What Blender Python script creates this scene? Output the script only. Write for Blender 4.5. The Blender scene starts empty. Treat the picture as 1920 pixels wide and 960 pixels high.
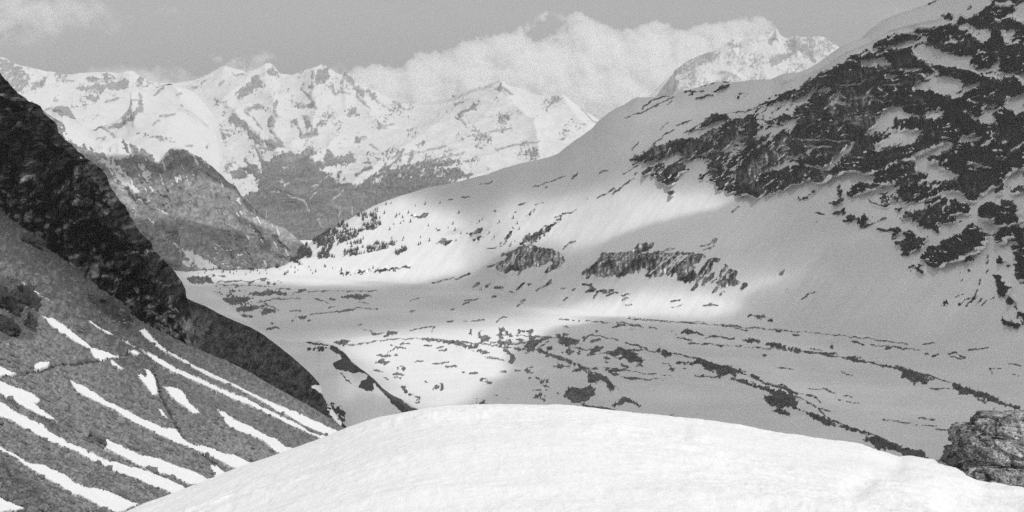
import bpy, math, random
import numpy as np
from mathutils import Vector, Matrix

random.seed(7)
rng = np.random.default_rng(7)
R = math.radians
SC = bpy.context.scene
COL = SC.collection

# ------------------------------------------------------------------ camera
FPX = 2667.0                      # focal length in pixels of a 1920 px wide picture
PITCH = math.atan(300.0 / FPX)
cam_data = bpy.data.cameras.new("camera")
cam_data.sensor_width = 36.0
cam_data.lens = FPX / 1920.0 * 36.0
cam_data.clip_start = 0.3
cam_data.clip_end = 120000.0
cam = bpy.data.objects.new("camera", cam_data)
cam.location = (0, 0, 0)
cam.rotation_euler = (math.pi / 2 - PITCH, 0, 0)
COL.objects.link(cam)
SC.camera = cam

# ------------------------------------------------------------------ sky and sun
SUN = np.array([0.46, -0.54, 0.71]); SUN /= np.linalg.norm(SUN)
SUN_EL = math.asin(SUN[2]); SUN_AZ = math.atan2(SUN[0], SUN[1])
world = bpy.data.worlds.new("World"); SC.world = world; world.use_nodes = True
wt = world.node_tree; wt.nodes.clear()
sky = wt.nodes.new("ShaderNodeTexSky"); sky.sky_type = 'NISHITA'; sky.sun_disc = False
sky.sun_elevation = SUN_EL; sky.sun_rotation = SUN_AZ
sky.altitude = 0; sky.air_density = 3.6; sky.dust_density = 0.0; sky.ozone_density = 1.0
bw = wt.nodes.new("ShaderNodeRGBToBW")
bg = wt.nodes.new("ShaderNodeBackground"); bg.inputs[1].default_value = 0.060
wo = wt.nodes.new("ShaderNodeOutputWorld")
wt.links.new(sky.outputs[0], bw.inputs[0]); wt.links.new(bw.outputs[0], bg.inputs[0]); wt.links.new(bg.outputs[0], wo.inputs[0])
sl = bpy.data.lights.new("sun", 'SUN'); sl.energy = 2.65; sl.angle = R(0.6); sl.color = (1, 1, 1)
so = bpy.data.objects.new("sun", sl); COL.objects.link(so)
so.rotation_euler = Vector(SUN).to_track_quat('Z', 'Y').to_euler()
so.location = (0, 0, 3000)

vs = SC.view_settings
vs.view_transform = 'Standard'; vs.look = 'None'; vs.exposure = 0.0; vs.gamma = 1.0; vs.use_curve_mapping = False
SC.render.engine = 'CYCLES'
cy = SC.cycles
cy.max_bounces = 20; cy.diffuse_bounces = 2; cy.glossy_bounces = 1; cy.transmission_bounces = 1
cy.volume_bounces = 20; cy.transparent_max_bounces = 8
cy.use_denoising = False; cy.use_adaptive_sampling = True; cy.adaptive_threshold = 0.006
cy.caustics_reflective = False; cy.caustics_refractive = False

# ------------------------------------------------------------------ geometry of pixels
CP, SP = math.cos(PITCH), math.sin(PITCH)
def direction(px, py):
    """ray through a picture point, scaled so that its forward (y) component is 1"""
    px = np.asarray(px, float); py = np.asarray(py, float)
    xc = (px - 960) / FPX; yc = (480 - py) / FPX
    dy = CP + yc * SP; dz = -SP + yc * CP
    return xc / dy, dz / dy
def at(px, py, D):
    u, w = direction(px, py)
    return np.stack([u * D, np.broadcast_to(D, np.shape(u * D)) * 1.0, w * D], -1)
def pixel(P):
    x, y, z = P[..., 0], P[..., 1], P[..., 2]
    fwd = y * CP - z * SP; up = y * SP + z * CP
    fwd = np.maximum(fwd, 1e-3)
    return 960 + FPX * x / fwd, 480 - FPX * up / fwd

# ------------------------------------------------------------------ noise
_perm = rng.permutation(256).astype(np.int32); _perm = np.concatenate([_perm, _perm, _perm])
_g = rng.normal(size=(256, 3)).astype(np.float32); _g /= np.linalg.norm(_g, axis=1)[:, None]
def perlin3(x, y, z):
    x = np.asarray(x, np.float32); y = np.asarray(y, np.float32); z = np.asarray(z, np.float32)
    xi = np.floor(x).astype(np.int32); yi = np.floor(y).astype(np.int32); zi = np.floor(z).astype(np.int32)
    fx = x - xi; fy = y - yi; fz = z - zi
    xi &= 255; yi &= 255; zi &= 255
    s = lambda t: t * t * t * (t * (t * 6 - 15) + 10)
    u, v, w = s(fx), s(fy), s(fz)
    def gr(dx, dy, dz):
        h = _perm[_perm[_perm[xi + dx] + yi + dy] + zi + dz]
        g = _g[h]
        return g[..., 0] * (fx - dx) + g[..., 1] * (fy - dy) + g[..., 2] * (fz - dz)
    a = gr(0, 0, 0); a += u * (gr(1, 0, 0) - a)
    b = gr(0, 1, 0); b += u * (gr(1, 1, 0) - b)
    c = gr(0, 0, 1); c += u * (gr(1, 0, 1) - c)
    d = gr(0, 1, 1); d += u * (gr(1, 1, 1) - d)
    a += v * (b - a); c += v * (d - c)
    return (a + w * (c - a)) * 1.5
_g2 = _g[:, :2] / np.linalg.norm(_g[:, :2], axis=1)[:, None]
def perlin2(x, y):
    x = np.asarray(x, np.float32); y = np.asarray(y, np.float32)
    xi = np.floor(x).astype(np.int32); yi = np.floor(y).astype(np.int32)
    fx = x - xi; fy = y - yi; xi &= 255; yi &= 255
    s = lambda t: t * t * t * (t * (t * 6 - 15) + 10)
    u, v = s(fx), s(fy)
    def gr(dx, dy):
        g = _g2[_perm[_perm[xi + dx] + yi + dy]]
        return g[..., 0] * (fx - dx) + g[..., 1] * (fy - dy)
    a = gr(0, 0); a += u * (gr(1, 0) - a)
    b = gr(0, 1); b += u * (gr(1, 1) - b)
    return (a + v * (b - a)) * 1.5
def fbm3(P, scale, octs=4, gain=0.5, ridged=False, off=0.0, stretch=(1, 1, 1)):
    out = 0; amp = 1.0; f = 1.0 / scale
    for i in range(octs):
        n = perlin3(P[..., 0] * f / stretch[0] + off + 17.3 * i, P[..., 1] * f / stretch[1] + 5.1 * i, P[..., 2] * f / stretch[2] + off)
        if ridged: n = 1 - 2 * np.abs(n)
        out = out + amp * n; amp *= gain; f *= 2.03
    return out
def fbm2(x, y, scale, octs=3, gain=0.5, off=0.0):
    out = 0; amp = 1.0; f = 1.0 / scale
    for i in range(octs):
        out = out + amp * perlin2(x * f + off + 31.7 * i, y * f + off * 0.7 + 11.9 * i); amp *= gain; f *= 2.03
    return out
def sstep(a, b, x):
    t = np.clip((x - a) / (b - a), 0, 1); return t * t * (3 - 2 * t)

# ------------------------------------------------------------------ ground cover maps (what is rock, what is snow)
TILES = dict(a=(1170, 130, 3.694), b=(1420, 60, 3.694), c=(1640, 0, 4.364), d=(1640, 200, 4.364), e=(1480, 300, 4.364),
             f=(1640, 400, 4.364), g=(900, 440, 6), h=(1090, 440, 4.8), i=(620, 580, 4.572), j=(880, 580, 4.572),
             k=(1180, 580, 4.572), l=(60, 110, 4.365), m=(300, 110, 4.365), n=(520, 110, 4.365), o=(400, 260, 4.363),
             p=(120, 250, 3.557), q=(0, 640, 3), r=(0, 480, 4), s=(1280, 640, 3), t=(340, 460, 6), u=(500, 360, 6),
             v=(640, 320, 3), w=(640, 0, 3), x=(1280, 320, 3), y=(1280, 0, 3), z=(0, 0, 1))
def parse(text):
    out = []
    for line in text.replace(';', '\n').split('\n'):
        tk = line.split()
        if not tk: continue
        key = tk[0]; flag = ''
        while key[0] in '-~=': flag += key[0]; key = key[1:]
        num = key[1:]; ox, oy, s = TILES[key[0]]
        pts = np.array([[float(c) for c in q.split(',')] for q in tk[1:]])
        out.append((flag, pts / s + np.array([ox, oy]), float(num) if num else None))
    return out
XX, YY = np.meshgrid(np.arange(1920, dtype=np.float32), np.arange(960, dtype=np.float32))
XH, YH = XX[::2, ::2], YY[::2, ::2]
def up(a): return a.repeat(2, 0).repeat(2, 1)
N_BIG = up(fbm2(XH, YH, 14, 3, 0.55))
N_MED = fbm2(XX, YY, 5.5, 2, 0.6, 40.0)
N_STRATA = up(fbm2(XH * 0.80 - YH * 0.55, (XH * 0.55 + YH * 0.80) * 3.2, 26, 3, 0.6, 9.0))      # runs up to the right
N_GULLY = up(fbm2((XH * 0.80 + YH * 0.60) * 3.4, (-XH * 0.60 + YH * 0.80) * 0.45, 22, 3, 0.6, 3.0))
N_FLUTE = fbm2((XX * 0.80 + YY * 0.60) / 4.2, (-XX * 0.60 + YY * 0.80) / 60.0, 1.0, 3, 0.6, 13.0)
N_SLIDE = up(fbm2((XH * 0.77 + YH * 0.64) / 20.0, (-XH * 0.64 + YH * 0.77) / 190.0, 1.0, 4, 0.55, 23.0))
N_VERT = fbm2(XX / 5.0, YY / 34.0, 1.0, 3, 0.6, 33.0)
def ledge_noise(ang, thick, length, off):
    ca, sa = math.cos(ang), math.sin(ang)
    wob = 6 * fbm2(XH, YH, 45, 3, 0.5, off)
    return up(fbm2((XH * ca - YH * sa) / length, (XH * sa + YH * ca + wob) / thick, 1.0, 3, 0.55, off))
LED1 = ledge_noise(R(36), 15.0, 90.0, 41.0); LED2 = ledge_noise(R(8), 14.0, 100.0, 43.0)
mixw = np.clip((XX - 1420) / 160.0, 0, 1)
LED = LED1 * (1 - mixw) + LED2 * mixw
LEDGE = -9.0 * np.clip((0.13 - np.abs(LED)) / 0.08, 0, 1) * np.clip(0.55 + 1.6 * up(fbm2(XH, YH, 40, 3, 0.5, 47.0)), 0, 1)
N_FINE = fbm2(XX, YY, 2.7, 2, 0.6, 71.0)
WX = XX + up(3.0 * fbm2(XH, YH, 20, 3, 0.55, 51.0) + 1.2 * fbm2(XH, YH, 5, 2, 0.5, 61.0))
WY = YY + up(2.4 * fbm2(XH, YH, 20, 3, 0.55, 87.0) + 1.0 * fbm2(XH, YH, 5, 2, 0.5, 97.0))
def seg_dist(X, Y, pts, closed):
    d = np.full(X.shape, 1e9, np.float32)
    n = len(pts)
    for i in range(n if closed else n - 1):
        x0, y0 = pts[i]; x1, y1 = pts[(i + 1) % n]
        ex, ey = x1 - x0, y1 - y0; L = ex * ex + ey * ey + 1e-9
        t = np.clip(((X - x0) * ex + (Y - y0) * ey) / L, 0, 1)
        d = np.minimum(d, (X - x0 - t * ex) ** 2 + (Y - y0 - t * ey) ** 2)
    return np.sqrt(d)
def poly_sd(X, Y, pts):
    d = seg_dist(X, Y, pts, True); ins = np.zeros(X.shape, bool); n = len(pts)
    for i in range(n):
        x0, y0 = pts[i]; x1, y1 = pts[(i + 1) % n]
        if y0 == y1: continue
        c = ((y0 > Y) != (y1 > Y)) & (X < (x1 - x0) * (Y - y0) / (y1 - y0) + x0)
        ins ^= c
    return np.where(ins, d, -d)
def cover(text, start=-8.0, rag=2.2, fine=1.0, extra=None, cap=3.5):
    """field in picture pixels, > 0 where bare rock shows, drawn in the order of the text"""
    F = np.full((960, 1920), start, np.float32)
    for flag, pts, num in parse(text):
        m = 14
        x0 = int(max(0, pts[:, 0].min() - m)); x1 = int(min(1920, pts[:, 0].max() + m + 1))
        y0 = int(max(0, pts[:, 1].min() - m)); y1 = int(min(960, pts[:, 1].max() + m + 1))
        if x1 <= x0 or y1 <= y0: continue
        sl_ = np.s_[y0:y1, x0:x1]; X, Y = WX[sl_], WY[sl_]
        nz = rag * N_BIG[sl_] + fine * N_MED[sl_] + 0.7 * fine * N_FINE[sl_]
        if '=' in flag or len(pts) < 3:
            sd = (num if num else 1.3) * (0.95 + 0.6 * N_BIG[sl_]) - seg_dist(X, Y, pts, False) + 0.6 * N_MED[sl_] + 0.4 * N_FINE[sl_]
        elif '~' in flag:
            sd = np.minimum(poly_sd(X, Y, pts) + nz, 2.5) + 2.8 * N_MED[sl_] + 2.4 * N_FINE[sl_] + 3.4 * N_STRATA[sl_] - 0.6
        else:
            sd = poly_sd(X, Y, pts) + nz + (-1.3 if '-' in flag else 0.8)
            if extra is not None: sd = np.minimum(sd, cap) + extra[sl_] * (num if num else 1.0)
        if '-' in flag: F[sl_] = np.minimum(F[sl_], -sd)
        else: F[sl_] = np.maximum(F[sl_], sd)
    return np.clip(F, -8, 8)
def sample(F, px, py):
    h, w = F.shape
    x = np.abs(px); x = np.where(x > w - 1.001, 2 * (w - 1.001) - x, x); y = np.abs(py); y = np.where(y > h - 1.001, 2 * (h - 1.001) - y, y)
    x = np.clip(x, 0, w - 1.001); y = np.clip(y, 0, h - 1.001)      # the cover goes on mirrored beyond the mapped ground
    xi = x.astype(int); yi = y.astype(int); fx = x - xi; fy = y - yi
    return (F[yi, xi] * (1 - fx) + F[yi, xi + 1] * fx) * (1 - fy) + (F[yi + 1, xi] * (1 - fx) + F[yi + 1, xi + 1] * fx) * fy
def blur(F, r, n=2):
    for _ in range(n):
        for ax in (0, 1):
            pad = [(0, 0), (0, 0)]; pad[ax] = (r + 1, r)
            c = np.cumsum(np.pad(F, pad, mode='edge'), axis=ax, dtype=np.float64)
            F = (np.take(c, range(2 * r + 1, c.shape[ax]), ax) - np.take(c, range(0, c.shape[ax] - 2 * r - 1), ax)) / (2 * r + 1)
    return F

# ------------------------------------------------------------------ meshes and materials
def grey(v): return (v, v, v, 1)
def mesh_from(name, V, faces, attrs=None, smooth=True):
    V = np.ascontiguousarray(V.reshape(-1, 3), np.float32); faces = np.ascontiguousarray(faces, np.int32)
    me = bpy.data.meshes.new(name); k = faces.shape[1]; nf = len(faces)
    me.vertices.add(len(V)); me.vertices.foreach_set("co", V.ravel())
    me.loops.add(nf * k); me.loops.foreach_set("vertex_index", faces.ravel())
    me.polygons.add(nf); me.polygons.foreach_set("loop_start", np.arange(nf, dtype=np.int32) * k)
    if smooth: me.polygons.foreach_set("use_smooth", np.ones(nf, bool))
    for a, v in (attrs or {}).items():
        at_ = me.attributes.new(a, 'FLOAT', 'POINT'); at_.data.foreach_set("value", np.ascontiguousarray(v.ravel(), np.float32))
    me.update(calc_edges=True); me.validate()
    return me
def grid_faces(nr, nc, keep=None):
    r, c = np.meshgrid(np.arange(nr - 1), np.arange(nc - 1), indexing='ij')
    a = r * nc + c
    f = np.stack([a, a + 1, a + nc + 1, a + nc], -1)
    return f.reshape(-1, 4) if keep is None else f[keep]
def obj(name, me, mat, parent=None, **props):
    if mat is not None:
        me.materials.clear(); me.materials.append(mat)
    o = bpy.data.objects.new(name, me); COL.objects.link(o)
    if parent: o.parent = parent
    for k, v in props.items(): o[k] = v
    return o
class NT:
    def __init__(s, name):
        s.m = bpy.data.materials.new(name); s.m.use_nodes = True; s.t = s.m.node_tree; s.t.nodes.clear()
        s.out = s.t.nodes.new("ShaderNodeOutputMaterial")
    def n(s, typ, **kw):
        nd = s.t.nodes.new(typ)
        for k, v in kw.items(): setattr(nd, k, v)
        return nd
    def l(s, a, b): s.t.links.new(a, b)
    def math(s, op, a, b=None, c=None, clamp=False):
        nd = s.n("ShaderNodeMath", operation=op); nd.use_clamp = clamp
        for i, v in enumerate((a, b, c)):
            if v is None: continue
            if isinstance(v, (int, float)): nd.inputs[i].default_value = v
            else: s.l(v, nd.inputs[i])
        return nd.outputs[0]
    def noise(s, scale, detail=4, rough=0.55, vec=None, stretch=None):
        nd = s.n("ShaderNodeTexNoise"); nd.inputs['Scale'].default_value = scale; nd.inputs['Detail'].default_value = detail
        nd.inputs['Roughness'].default_value = rough
        src = vec or s.geo()
        if stretch:
            mp = s.n("ShaderNodeMapping"); mp.inputs['Scale'].default_value = stretch[0]; mp.inputs['Rotation'].default_value = stretch[1]
            s.l(src, mp.inputs['Vector']); src = mp.outputs[0]
        s.l(src, nd.inputs['Vector'])
        return nd.outputs['Fac']
    def geo(s):
        if not hasattr(s, '_g'): s._g = s.n("ShaderNodeNewGeometry").outputs['Position']
        return s._g
    def attr(s, a): 
        nd = s.n("ShaderNodeAttribute"); nd.attribute_name = a; return nd.outputs['Fac']
def terrain_mat(name, rock, snow=0.86, grain=30.0, edge=0.5, rough_noise=1.6, contrast=0.7, bump=1.0, snow_bump=0.25, stretch=None):
    """snow and bare rock by the mesh's own 'rock' field; grain = size in metres of the rock's structure"""
    s = NT(name)
    n1 = s.noise(1 / grain, 6, 0.62, stretch=stretch); n2 = s.noise(6 / grain, 4, 0.6, stretch=stretch)
    f = s.math('ADD', s.attr('rock'), s.math('MULTIPLY', s.math('SUBTRACT', n2, 0.5), rough_noise))
    fac = s.math('MULTIPLY_ADD', f, 0.5 / edge, 0.5, clamp=True)
    v = s.math('MULTIPLY_ADD', s.math('SUBTRACT', n1, 0.5), 2.6 * contrast, 1.0)
    v2 = s.math('MULTIPLY_ADD', s.math('SUBTRACT', n2, 0.5), 1.8 * contrast, 1.0)
    rc = s.math('MULTIPLY', s.math('MAXIMUM', s.math('MULTIPLY', v, v2), 0.12), s.math('MULTIPLY', s.attr('tone'), rock))
    sn = s.math('MULTIPLY_ADD', s.noise(0.35 / grain, 3), 0.06, snow - 0.03)
    col = s.math('ADD', s.math('MULTIPLY', rc, fac), s.math('MULTIPLY', sn, s.math('SUBTRACT', 1.0, fac)))
    cb = s.n("ShaderNodeCombineColor"); [s.l(col, cb.inputs[i]) for i in range(3)]
    d = s.n("ShaderNodeBsdfDiffuse"); d.inputs['Roughness'].default_value = 0.6
    s.l(cb.outputs[0], d.inputs['Color'])
    b = s.n("ShaderNodeBump"); b.inputs['Strength'].default_value = 1.0; b.inputs['Distance'].default_value = grain * 0.22 * bump
    h = s.math('MULTIPLY', s.math('MULTIPLY_ADD', n2, 0.5, n1), s.math('MULTIPLY_ADD', fac, 1.0 - snow_bump, snow_bump))
    s.l(h, b.inputs['Height']); s.l(b.outputs[0], d.inputs['Normal']); s.l(d.outputs[0], s.out.inputs['Surface'])
    return s.m

def pchip(x, Y, xi):
    x = np.asarray(x, float); Y = np.asarray(Y, float); n = len(x)
    h = np.diff(x); dl = np.diff(Y, axis=0) / h.reshape(-1, *([1] * (Y.ndim - 1)))
    m = np.zeros_like(Y)
    if n > 2:
        hs = h.reshape(-1, *([1] * (Y.ndim - 1)))
        w1 = 2 * hs[1:] + hs[:-1]; w2 = hs[1:] + 2 * hs[:-1]
        ok = (dl[:-1] * dl[1:]) > 0
        with np.errstate(divide='ignore', invalid='ignore'):
            m[1:-1] = np.where(ok, (w1 + w2) / (w1 / dl[:-1] + w2 / dl[1:]), 0)
    m[0] = dl[0]; m[-1] = dl[-1]
    k = np.clip(np.searchsorted(x, xi) - 1, 0, n - 2)
    sh = (-1,) + (1,) * (Y.ndim - 1)
    t = ((xi - x[k]) / h[k]).reshape(sh); hk = h[k].reshape(sh)
    return (2 * t**3 - 3 * t**2 + 1) * Y[k] + (t**3 - 2 * t**2 + t) * hk * m[k] + (-2 * t**3 + 3 * t**2) * Y[k + 1] + (t**3 - t**2) * hk * m[k + 1]
def late(F, qx, qy): return F          # sampled once the ground has its final shape
def poly(px, pts):
    pts = np.array(pts, float); return np.interp(px, pts[:, 0], pts[:, 1])

SHADE_PTS = []     # (points, picture x, picture y, name) kept for the cloud layer
class Sheet:
    """a sheet of ground lofted through section profiles: rows run from near to far, columns from left to right"""
    def __init__(s, px, prof, rows, crest=None, crest_row=None):
        """prof: array (columns, controls, 3) of world points; rows: samples per interval"""
        s.px = px
        if crest is not None:
            y = prof[:, crest_row, 1]
            prof = prof.copy(); prof[:, crest_row] = at(px, crest(px), y)
        t = np.concatenate([np.linspace(i, i + 1, n, endpoint=False) for i, n in enumerate(rows)] + [[len(rows)]])
        A = np.moveaxis(prof, 1, 0)
        s.P = pchip(np.arange(prof.shape[1]), A, t)              # rows, cols, 3
        s.t = t; s.nr, s.nc = s.P.shape[:2]
        s.qx, s.qy = pixel(s.P)
    def finish(s, name, mat, field=None, tone=None, rock_lift=None, keep=None, **props):
        s.qx, s.qy = pixel(s.P)
        f = np.full((s.nr, s.nc), 8.0) if field is None else sample(field, s.qx, s.qy) if field.shape == (960, 1920) else field
        tn = tone if tone is not None else np.ones((s.nr, s.nc))
        s.field = f
        s.mesh = mesh_from(name, s.P, grid_faces(s.nr, s.nc, keep), dict(rock=f, tone=tn))
        s.o = obj(name, s.mesh, mat, **props)
        return s.o
def keyed(px, keys):
    """keys: list of (px, [(py, D), ...]) -> world control points for every column"""
    kx = [k[0] for k in keys]
    arr = np.array([[list(c) for c in k[1]] for k in keys], float)
    v = pchip(kx, arr, px)
    return at(px[:, None], v[..., 0], v[..., 1])

SCALE = 1.875      # picture pixels per rendered pixel
def cols(a, b, step=1.7): return np.linspace(a, b, int((b - a) / step) + 1)

# ================================================================== FAR MASSIF (right, behind the shoulder)
def lin(a, b, s, dip): return a + (b - a) * s
G_SKY = [(1180, 205), (1235, 190), (1256, 172), (1260, 150), (1264, 132), (1285, 118), (1310, 104), (1340, 96), (1368, 76), (1374, 72), (1382, 84), (1405, 72),
         (1430, 62), (1448, 56), (1456, 54), (1462, 66), (1476, 74), (1486, 68), (1491, 63), (1500, 70), (1520, 70), (1532, 68), (1545, 70),
         (1560, 80), (1578, 92), (1610, 110), (1660, 150)]
px = cols(1180, 1660, 1.7)
prof = keyed(px, [(1180, [(235, 20000), (220, 20800), (205, 21800), (215, 22400), (330, 23600)]),
                  (1300, [(230, 19800), (170, 20900), (104, 22000), (112, 22500), (330, 23800)]),
                  (1450, [(230, 19800), (150, 21100), (56, 22300), (70, 22800), (330, 23900)]),
                  (1660, [(230, 20000), (190, 21000), (150, 22000), (160, 22500), (330, 23800)])])
S = Sheet(px, prof, [50, 60, 8, 8], lambda q: poly(q, G_SKY), 2)
fld = late(cover("""~y 0,340 60,310 140,290 210,300 180,340 100,360 20,410 0,380
~y 480,330 540,300 620,300 580,340 530,370 490,370
y 590,250 640,230 700,270 760,340 740,350 680,290 620,280
y 520,170 530,200 500,250 485,240
~y 760,215 800,240 830,280 800,270
~w 1860,400 1920,360 1920,420 1880,430
w 1860,520 1875,440 1900,450 1885,520
~y 260,270 275,225 290,215 320,270; =y1 600,205 625,190 650,200; =y1 310,400 340,380""", rag=1.6), S.qx, S.qy)
SPK0 = 3.6 * N_MED + 2.4 * N_FINE + 4.0 * up(fbm2(XH, YH, 40, 3, 0.55, 65.0)) - 2.6
fld = np.maximum(fld, np.minimum(SPK0, 2.0))
wt_ = sstep(0, 0.6, S.t)[:, None] * (1 - 0.75 * np.exp(-((S.t - 2) / 0.12) ** 2))[:, None]
S.P[..., 1] += -(fbm3(S.P, 900, 5, 0.5, True) * 150) * wt_ * (S.t < 2.01)[:, None]
S.P[..., 2] += fbm3(S.P, 260, 4, 0.5) * 24 * wt_
M_FAR = terrain_mat("far_rock_and_snow", 0.36, 0.73, 160, 1.6, 4.5, 0.5, 0.8, 0.5)
S.finish("high_massif", M_FAR, fld, kind="structure", label="highest snowy rock massif rising out of the cloud bank behind the shoulder")

# ================================================================== FAR RANGE (the whole skyline from the left edge to the white pyramid)
F_SKY = [(-120, 90), (-40, 96), (0, 108), (10, 110), (22, 120), (40, 126), (60, 130), (76, 136), (84, 146), (95, 141), (110, 145), (130, 142), (150, 137),
         (180, 135), (205, 135), (225, 138), (240, 133), (250, 133), (262, 142), (280, 152), (320, 160), (365, 158), (380, 152), (400, 140),
         (425, 126), (440, 130), (462, 136), (480, 134), (496, 126), (506, 118), (512, 122), (522, 134), (530, 148), (545, 142), (570, 133), (590, 126),
         (605, 121), (618, 128), (632, 138), (645, 141), (651, 134), (656, 142), (668, 160), (684, 168), (700, 178), (712, 190), (740, 198), (780, 202),
         (820, 200), (850, 194), (870, 184), (890, 176), (915, 170), (928, 163), (940, 158), (950, 166), (958, 176), (980, 186), (996, 191), (1020, 192), (1040, 187), (1054, 185),
         (1066, 190), (1080, 200), (1100, 216), (1120, 232), (1160, 255), (1240, 290)]
px = cols(-120, 1240, 1.75)
prof = keyed(px, [
    (-120, [(330, 9000), (250, 11000), (190, 13000), (150, 14300), (95, 15400), (105, 16000), (260, 18000)]),
    (150, [(330, 9000), (260, 11200), (215, 12600), (180, 14200), (137, 15400), (145, 16000), (260, 18000)]),
    (330, [(400, 8200), (290, 10800), (215, 12600), (185, 14000), (158, 15200), (166, 15800), (260, 18000)]),
    (450, [(440, 7300), (340, 9000), (270, 10600), (200, 12800), (134, 14800), (145, 15500), (260, 18000)]),
    (560, [(475, 6700), (390, 7900), (290, 9600), (210, 12200), (137, 14500), (148, 15200), (260, 18000)]),
    (660, [(460, 6800), (380, 8000), (300, 9400), (225, 11600), (150, 14000), (160, 14600), (260, 17500)]),
    (780, [(440, 6800), (350, 8000), (285, 9400), (235, 11400), (202, 13400), (206, 14000), (260, 17000)]),
    (940, [(400, 7000), (320, 8300), (260, 9500), (210, 10600), (158, 11600), (168, 12100), (330, 14000)]),
    (1054, [(380, 7200), (310, 8400), (260, 9500), (220, 10400), (185, 11200), (195, 11700), (330, 13500)]),
    (1240, [(400, 7400), (360, 8500), (330, 9500), (310, 10300), (290, 11000), (300, 11500), (400, 13000)])])
S = Sheet(px, prof, [50, 70, 60, 60, 6, 8], lambda q: poly(q, F_SKY), 4)
FAR_TXT = """~z 0,108 22,116 44,132 56,150 40,172 10,170 0,160
l 0,215 30,195 100,180 125,150 100,215 60,235 0,245
=l 280,185 340,180; l 430,165 500,155 580,185 500,190 440,185
l 580,135 610,125 630,160 605,185 585,165
l 370,240 450,235 520,210 600,210 680,190 790,170 790,235 700,245 600,250 500,250 400,260
l 450,330 490,305 545,305 540,350 490,365; l 510,265 590,265 530,278; ~l 860,220 880,140 920,150 900,215; =l2 600,355 700,325
~m 640,300 660,230 740,180 760,145 810,130 820,160 830,230 740,280 670,320 600,320
m 640,300 660,240 720,200 790,190 780,240 700,290
~m 850,110 930,85 990,150 920,140; =m1.5 340,195 380,180; =m1.5 270,235 300,222; =m1.5 480,215 530,180; =m1 620,145 690,125
m 705,405 800,385 880,410 800,398; m 950,360 945,440 935,560 895,555 900,480 925,450
m 440,665 500,630 590,625 500,670; =m1 460,585 570,580; =m1 490,692 550,688
m 560,510 620,460 690,520 770,600 840,660 800,660 740,640 700,570 620,545
m 510,435 550,430 530,445; m 450,315 480,360 460,375; m 845,660 920,650 970,700 1030,720 940,720 860,700
=m2 910,590 990,690; =m1.4 690,420 760,480 840,580; =m1 800,735 930,740
~n 290,110 310,100 290,250 275,230; ~n 300,190 330,100 390,75 435,110 420,160 330,220; =n1.3 290,110 282,180 290,250; =n1.2 330,215 430,150
n 555,140 575,105 595,140 650,230 720,260 700,310 640,270 590,200; ~n 690,250 760,250 830,365 780,330; =n1.2 650,300 760,410; =n1.2 740,270 830,365
~n 565,430 600,400 640,410 665,465 620,445 580,500; ~n 140,360 240,370 300,350 330,410 240,415 160,395
n 215,480 245,480 270,560 245,590; n 210,650 310,570 330,620 260,655; ~n 320,550 350,500 400,510 410,555
n 110,515 150,500 160,540; =n2 170,560 215,640; =n1.2 455,285 485,300; n 630,690 655,650 680,685; =n1 505,265 600,285
=n1.3 200,240 260,310 330,400; =n1 680,650 740,640; =n1 820,570 900,575; =n1 760,700 820,740
o 390,180 440,250 330,300 350,330 370,350 360,390 380,420 300,450 240,480 230,600 350,680 450,720 600,800 720,880 900,860 1000,760 1200,680 1309,600 1309,450 1200,440 1160,380 1060,370 1000,350 960,290 850,260 950,225 1050,200 1150,190 1150,120 1080,120 1050,180 1010,160 930,80 900,150 830,180 740,120 640,115 560,110 500,140 470,200
z 700,370 800,350 860,340 820,400 700,430
z 640,355 690,342 760,334 830,330 860,345 800,380 700,400
~z 680,340 700,326 780,318 860,315 890,330 800,345
-o 800,390 870,350 960,290 880,370 850,410; -o 560,240 620,200 590,250; ~-o 540,340 620,360 580,395; -=o1 765,520 780,600; -=o1 860,660 890,720
-=o1.2 800,490 850,445; -=o1.2 970,505 1070,420; ~-o 830,60 920,80 910,180 840,190; -=o1.5 905,150 900,220; -=o1.2 600,455 650,480 760,500; -=o1 640,235 655,225
-=o1 1050,560 1030,640; -=o1 1140,560 1150,620; -=o1.2 480,440 550,435; -=o1 440,590 430,640
o 140,280 200,255 285,285 270,325 180,320; ~o 200,230 300,240 320,200 400,250 330,300 290,280; =o2 340,60 400,160 420,250; =o2 260,170 330,250
w 870,500 910,485 900,515; w 650,650 700,620 770,580 760,600 700,640 660,665; ~w 0,880 60,860 70,900 30,930 0,920
~w 20,620 60,605 95,650 40,660; ~w 430,800 470,800 450,830; =w1.5 285,885 330,850; =w2.2 378,905 405,850; =w1.5 463,910 475,870; =w1.2 640,590 690,565
=w1.4 905,490 960,530; =w1 430,920 560,885 700,860; =n2 640,950 700,920 770,890; =n2.5 840,920 890,905 980,830 1030,740; =n2 1080,830 1115,760
=w1 660,660 700,710; =w1 200,720 300,700; =w1.5 75,800 100,780 130,770; =w1.2 1210,570 1240,555; =w1 1350,610 1400,660 1440,690
~z 720,320 800,300 850,300 900,300 800,318 740,335; =z1 760,290 840,275; =z1 880,255 960,240; =z1 930,280 1010,265"""
NFOR = fbm2(XX, YY, 3.2, 2, 0.6, 77.0)
fld = cover(FAR_TXT, rag=2.0, fine=1.4, extra=2.2 * N_MED + 1.5 * N_BIG - 0.2)
SPK = 3.4 * N_MED + 2.0 * N_FINE + 4.6 * up(fbm2(XH, YH, 46, 3, 0.55, 63.0)) + 2.0 * N_BIG - 4.3
fld = np.maximum(fld, np.minimum(SPK, 2.0))          # small crags breaking through everywhere on the high faces
wt_ = (sstep(0, 0.5, S.t) * (1 - 0.95 * np.exp(-((S.t - 4) / 0.22) ** 2)))[:, None]
rid = fbm3(S.P, 1500, 5, 0.52, True)
S.P[..., 1] += -(rid * 150) * wt_ * (S.t < 4.01)[:, None]
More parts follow.
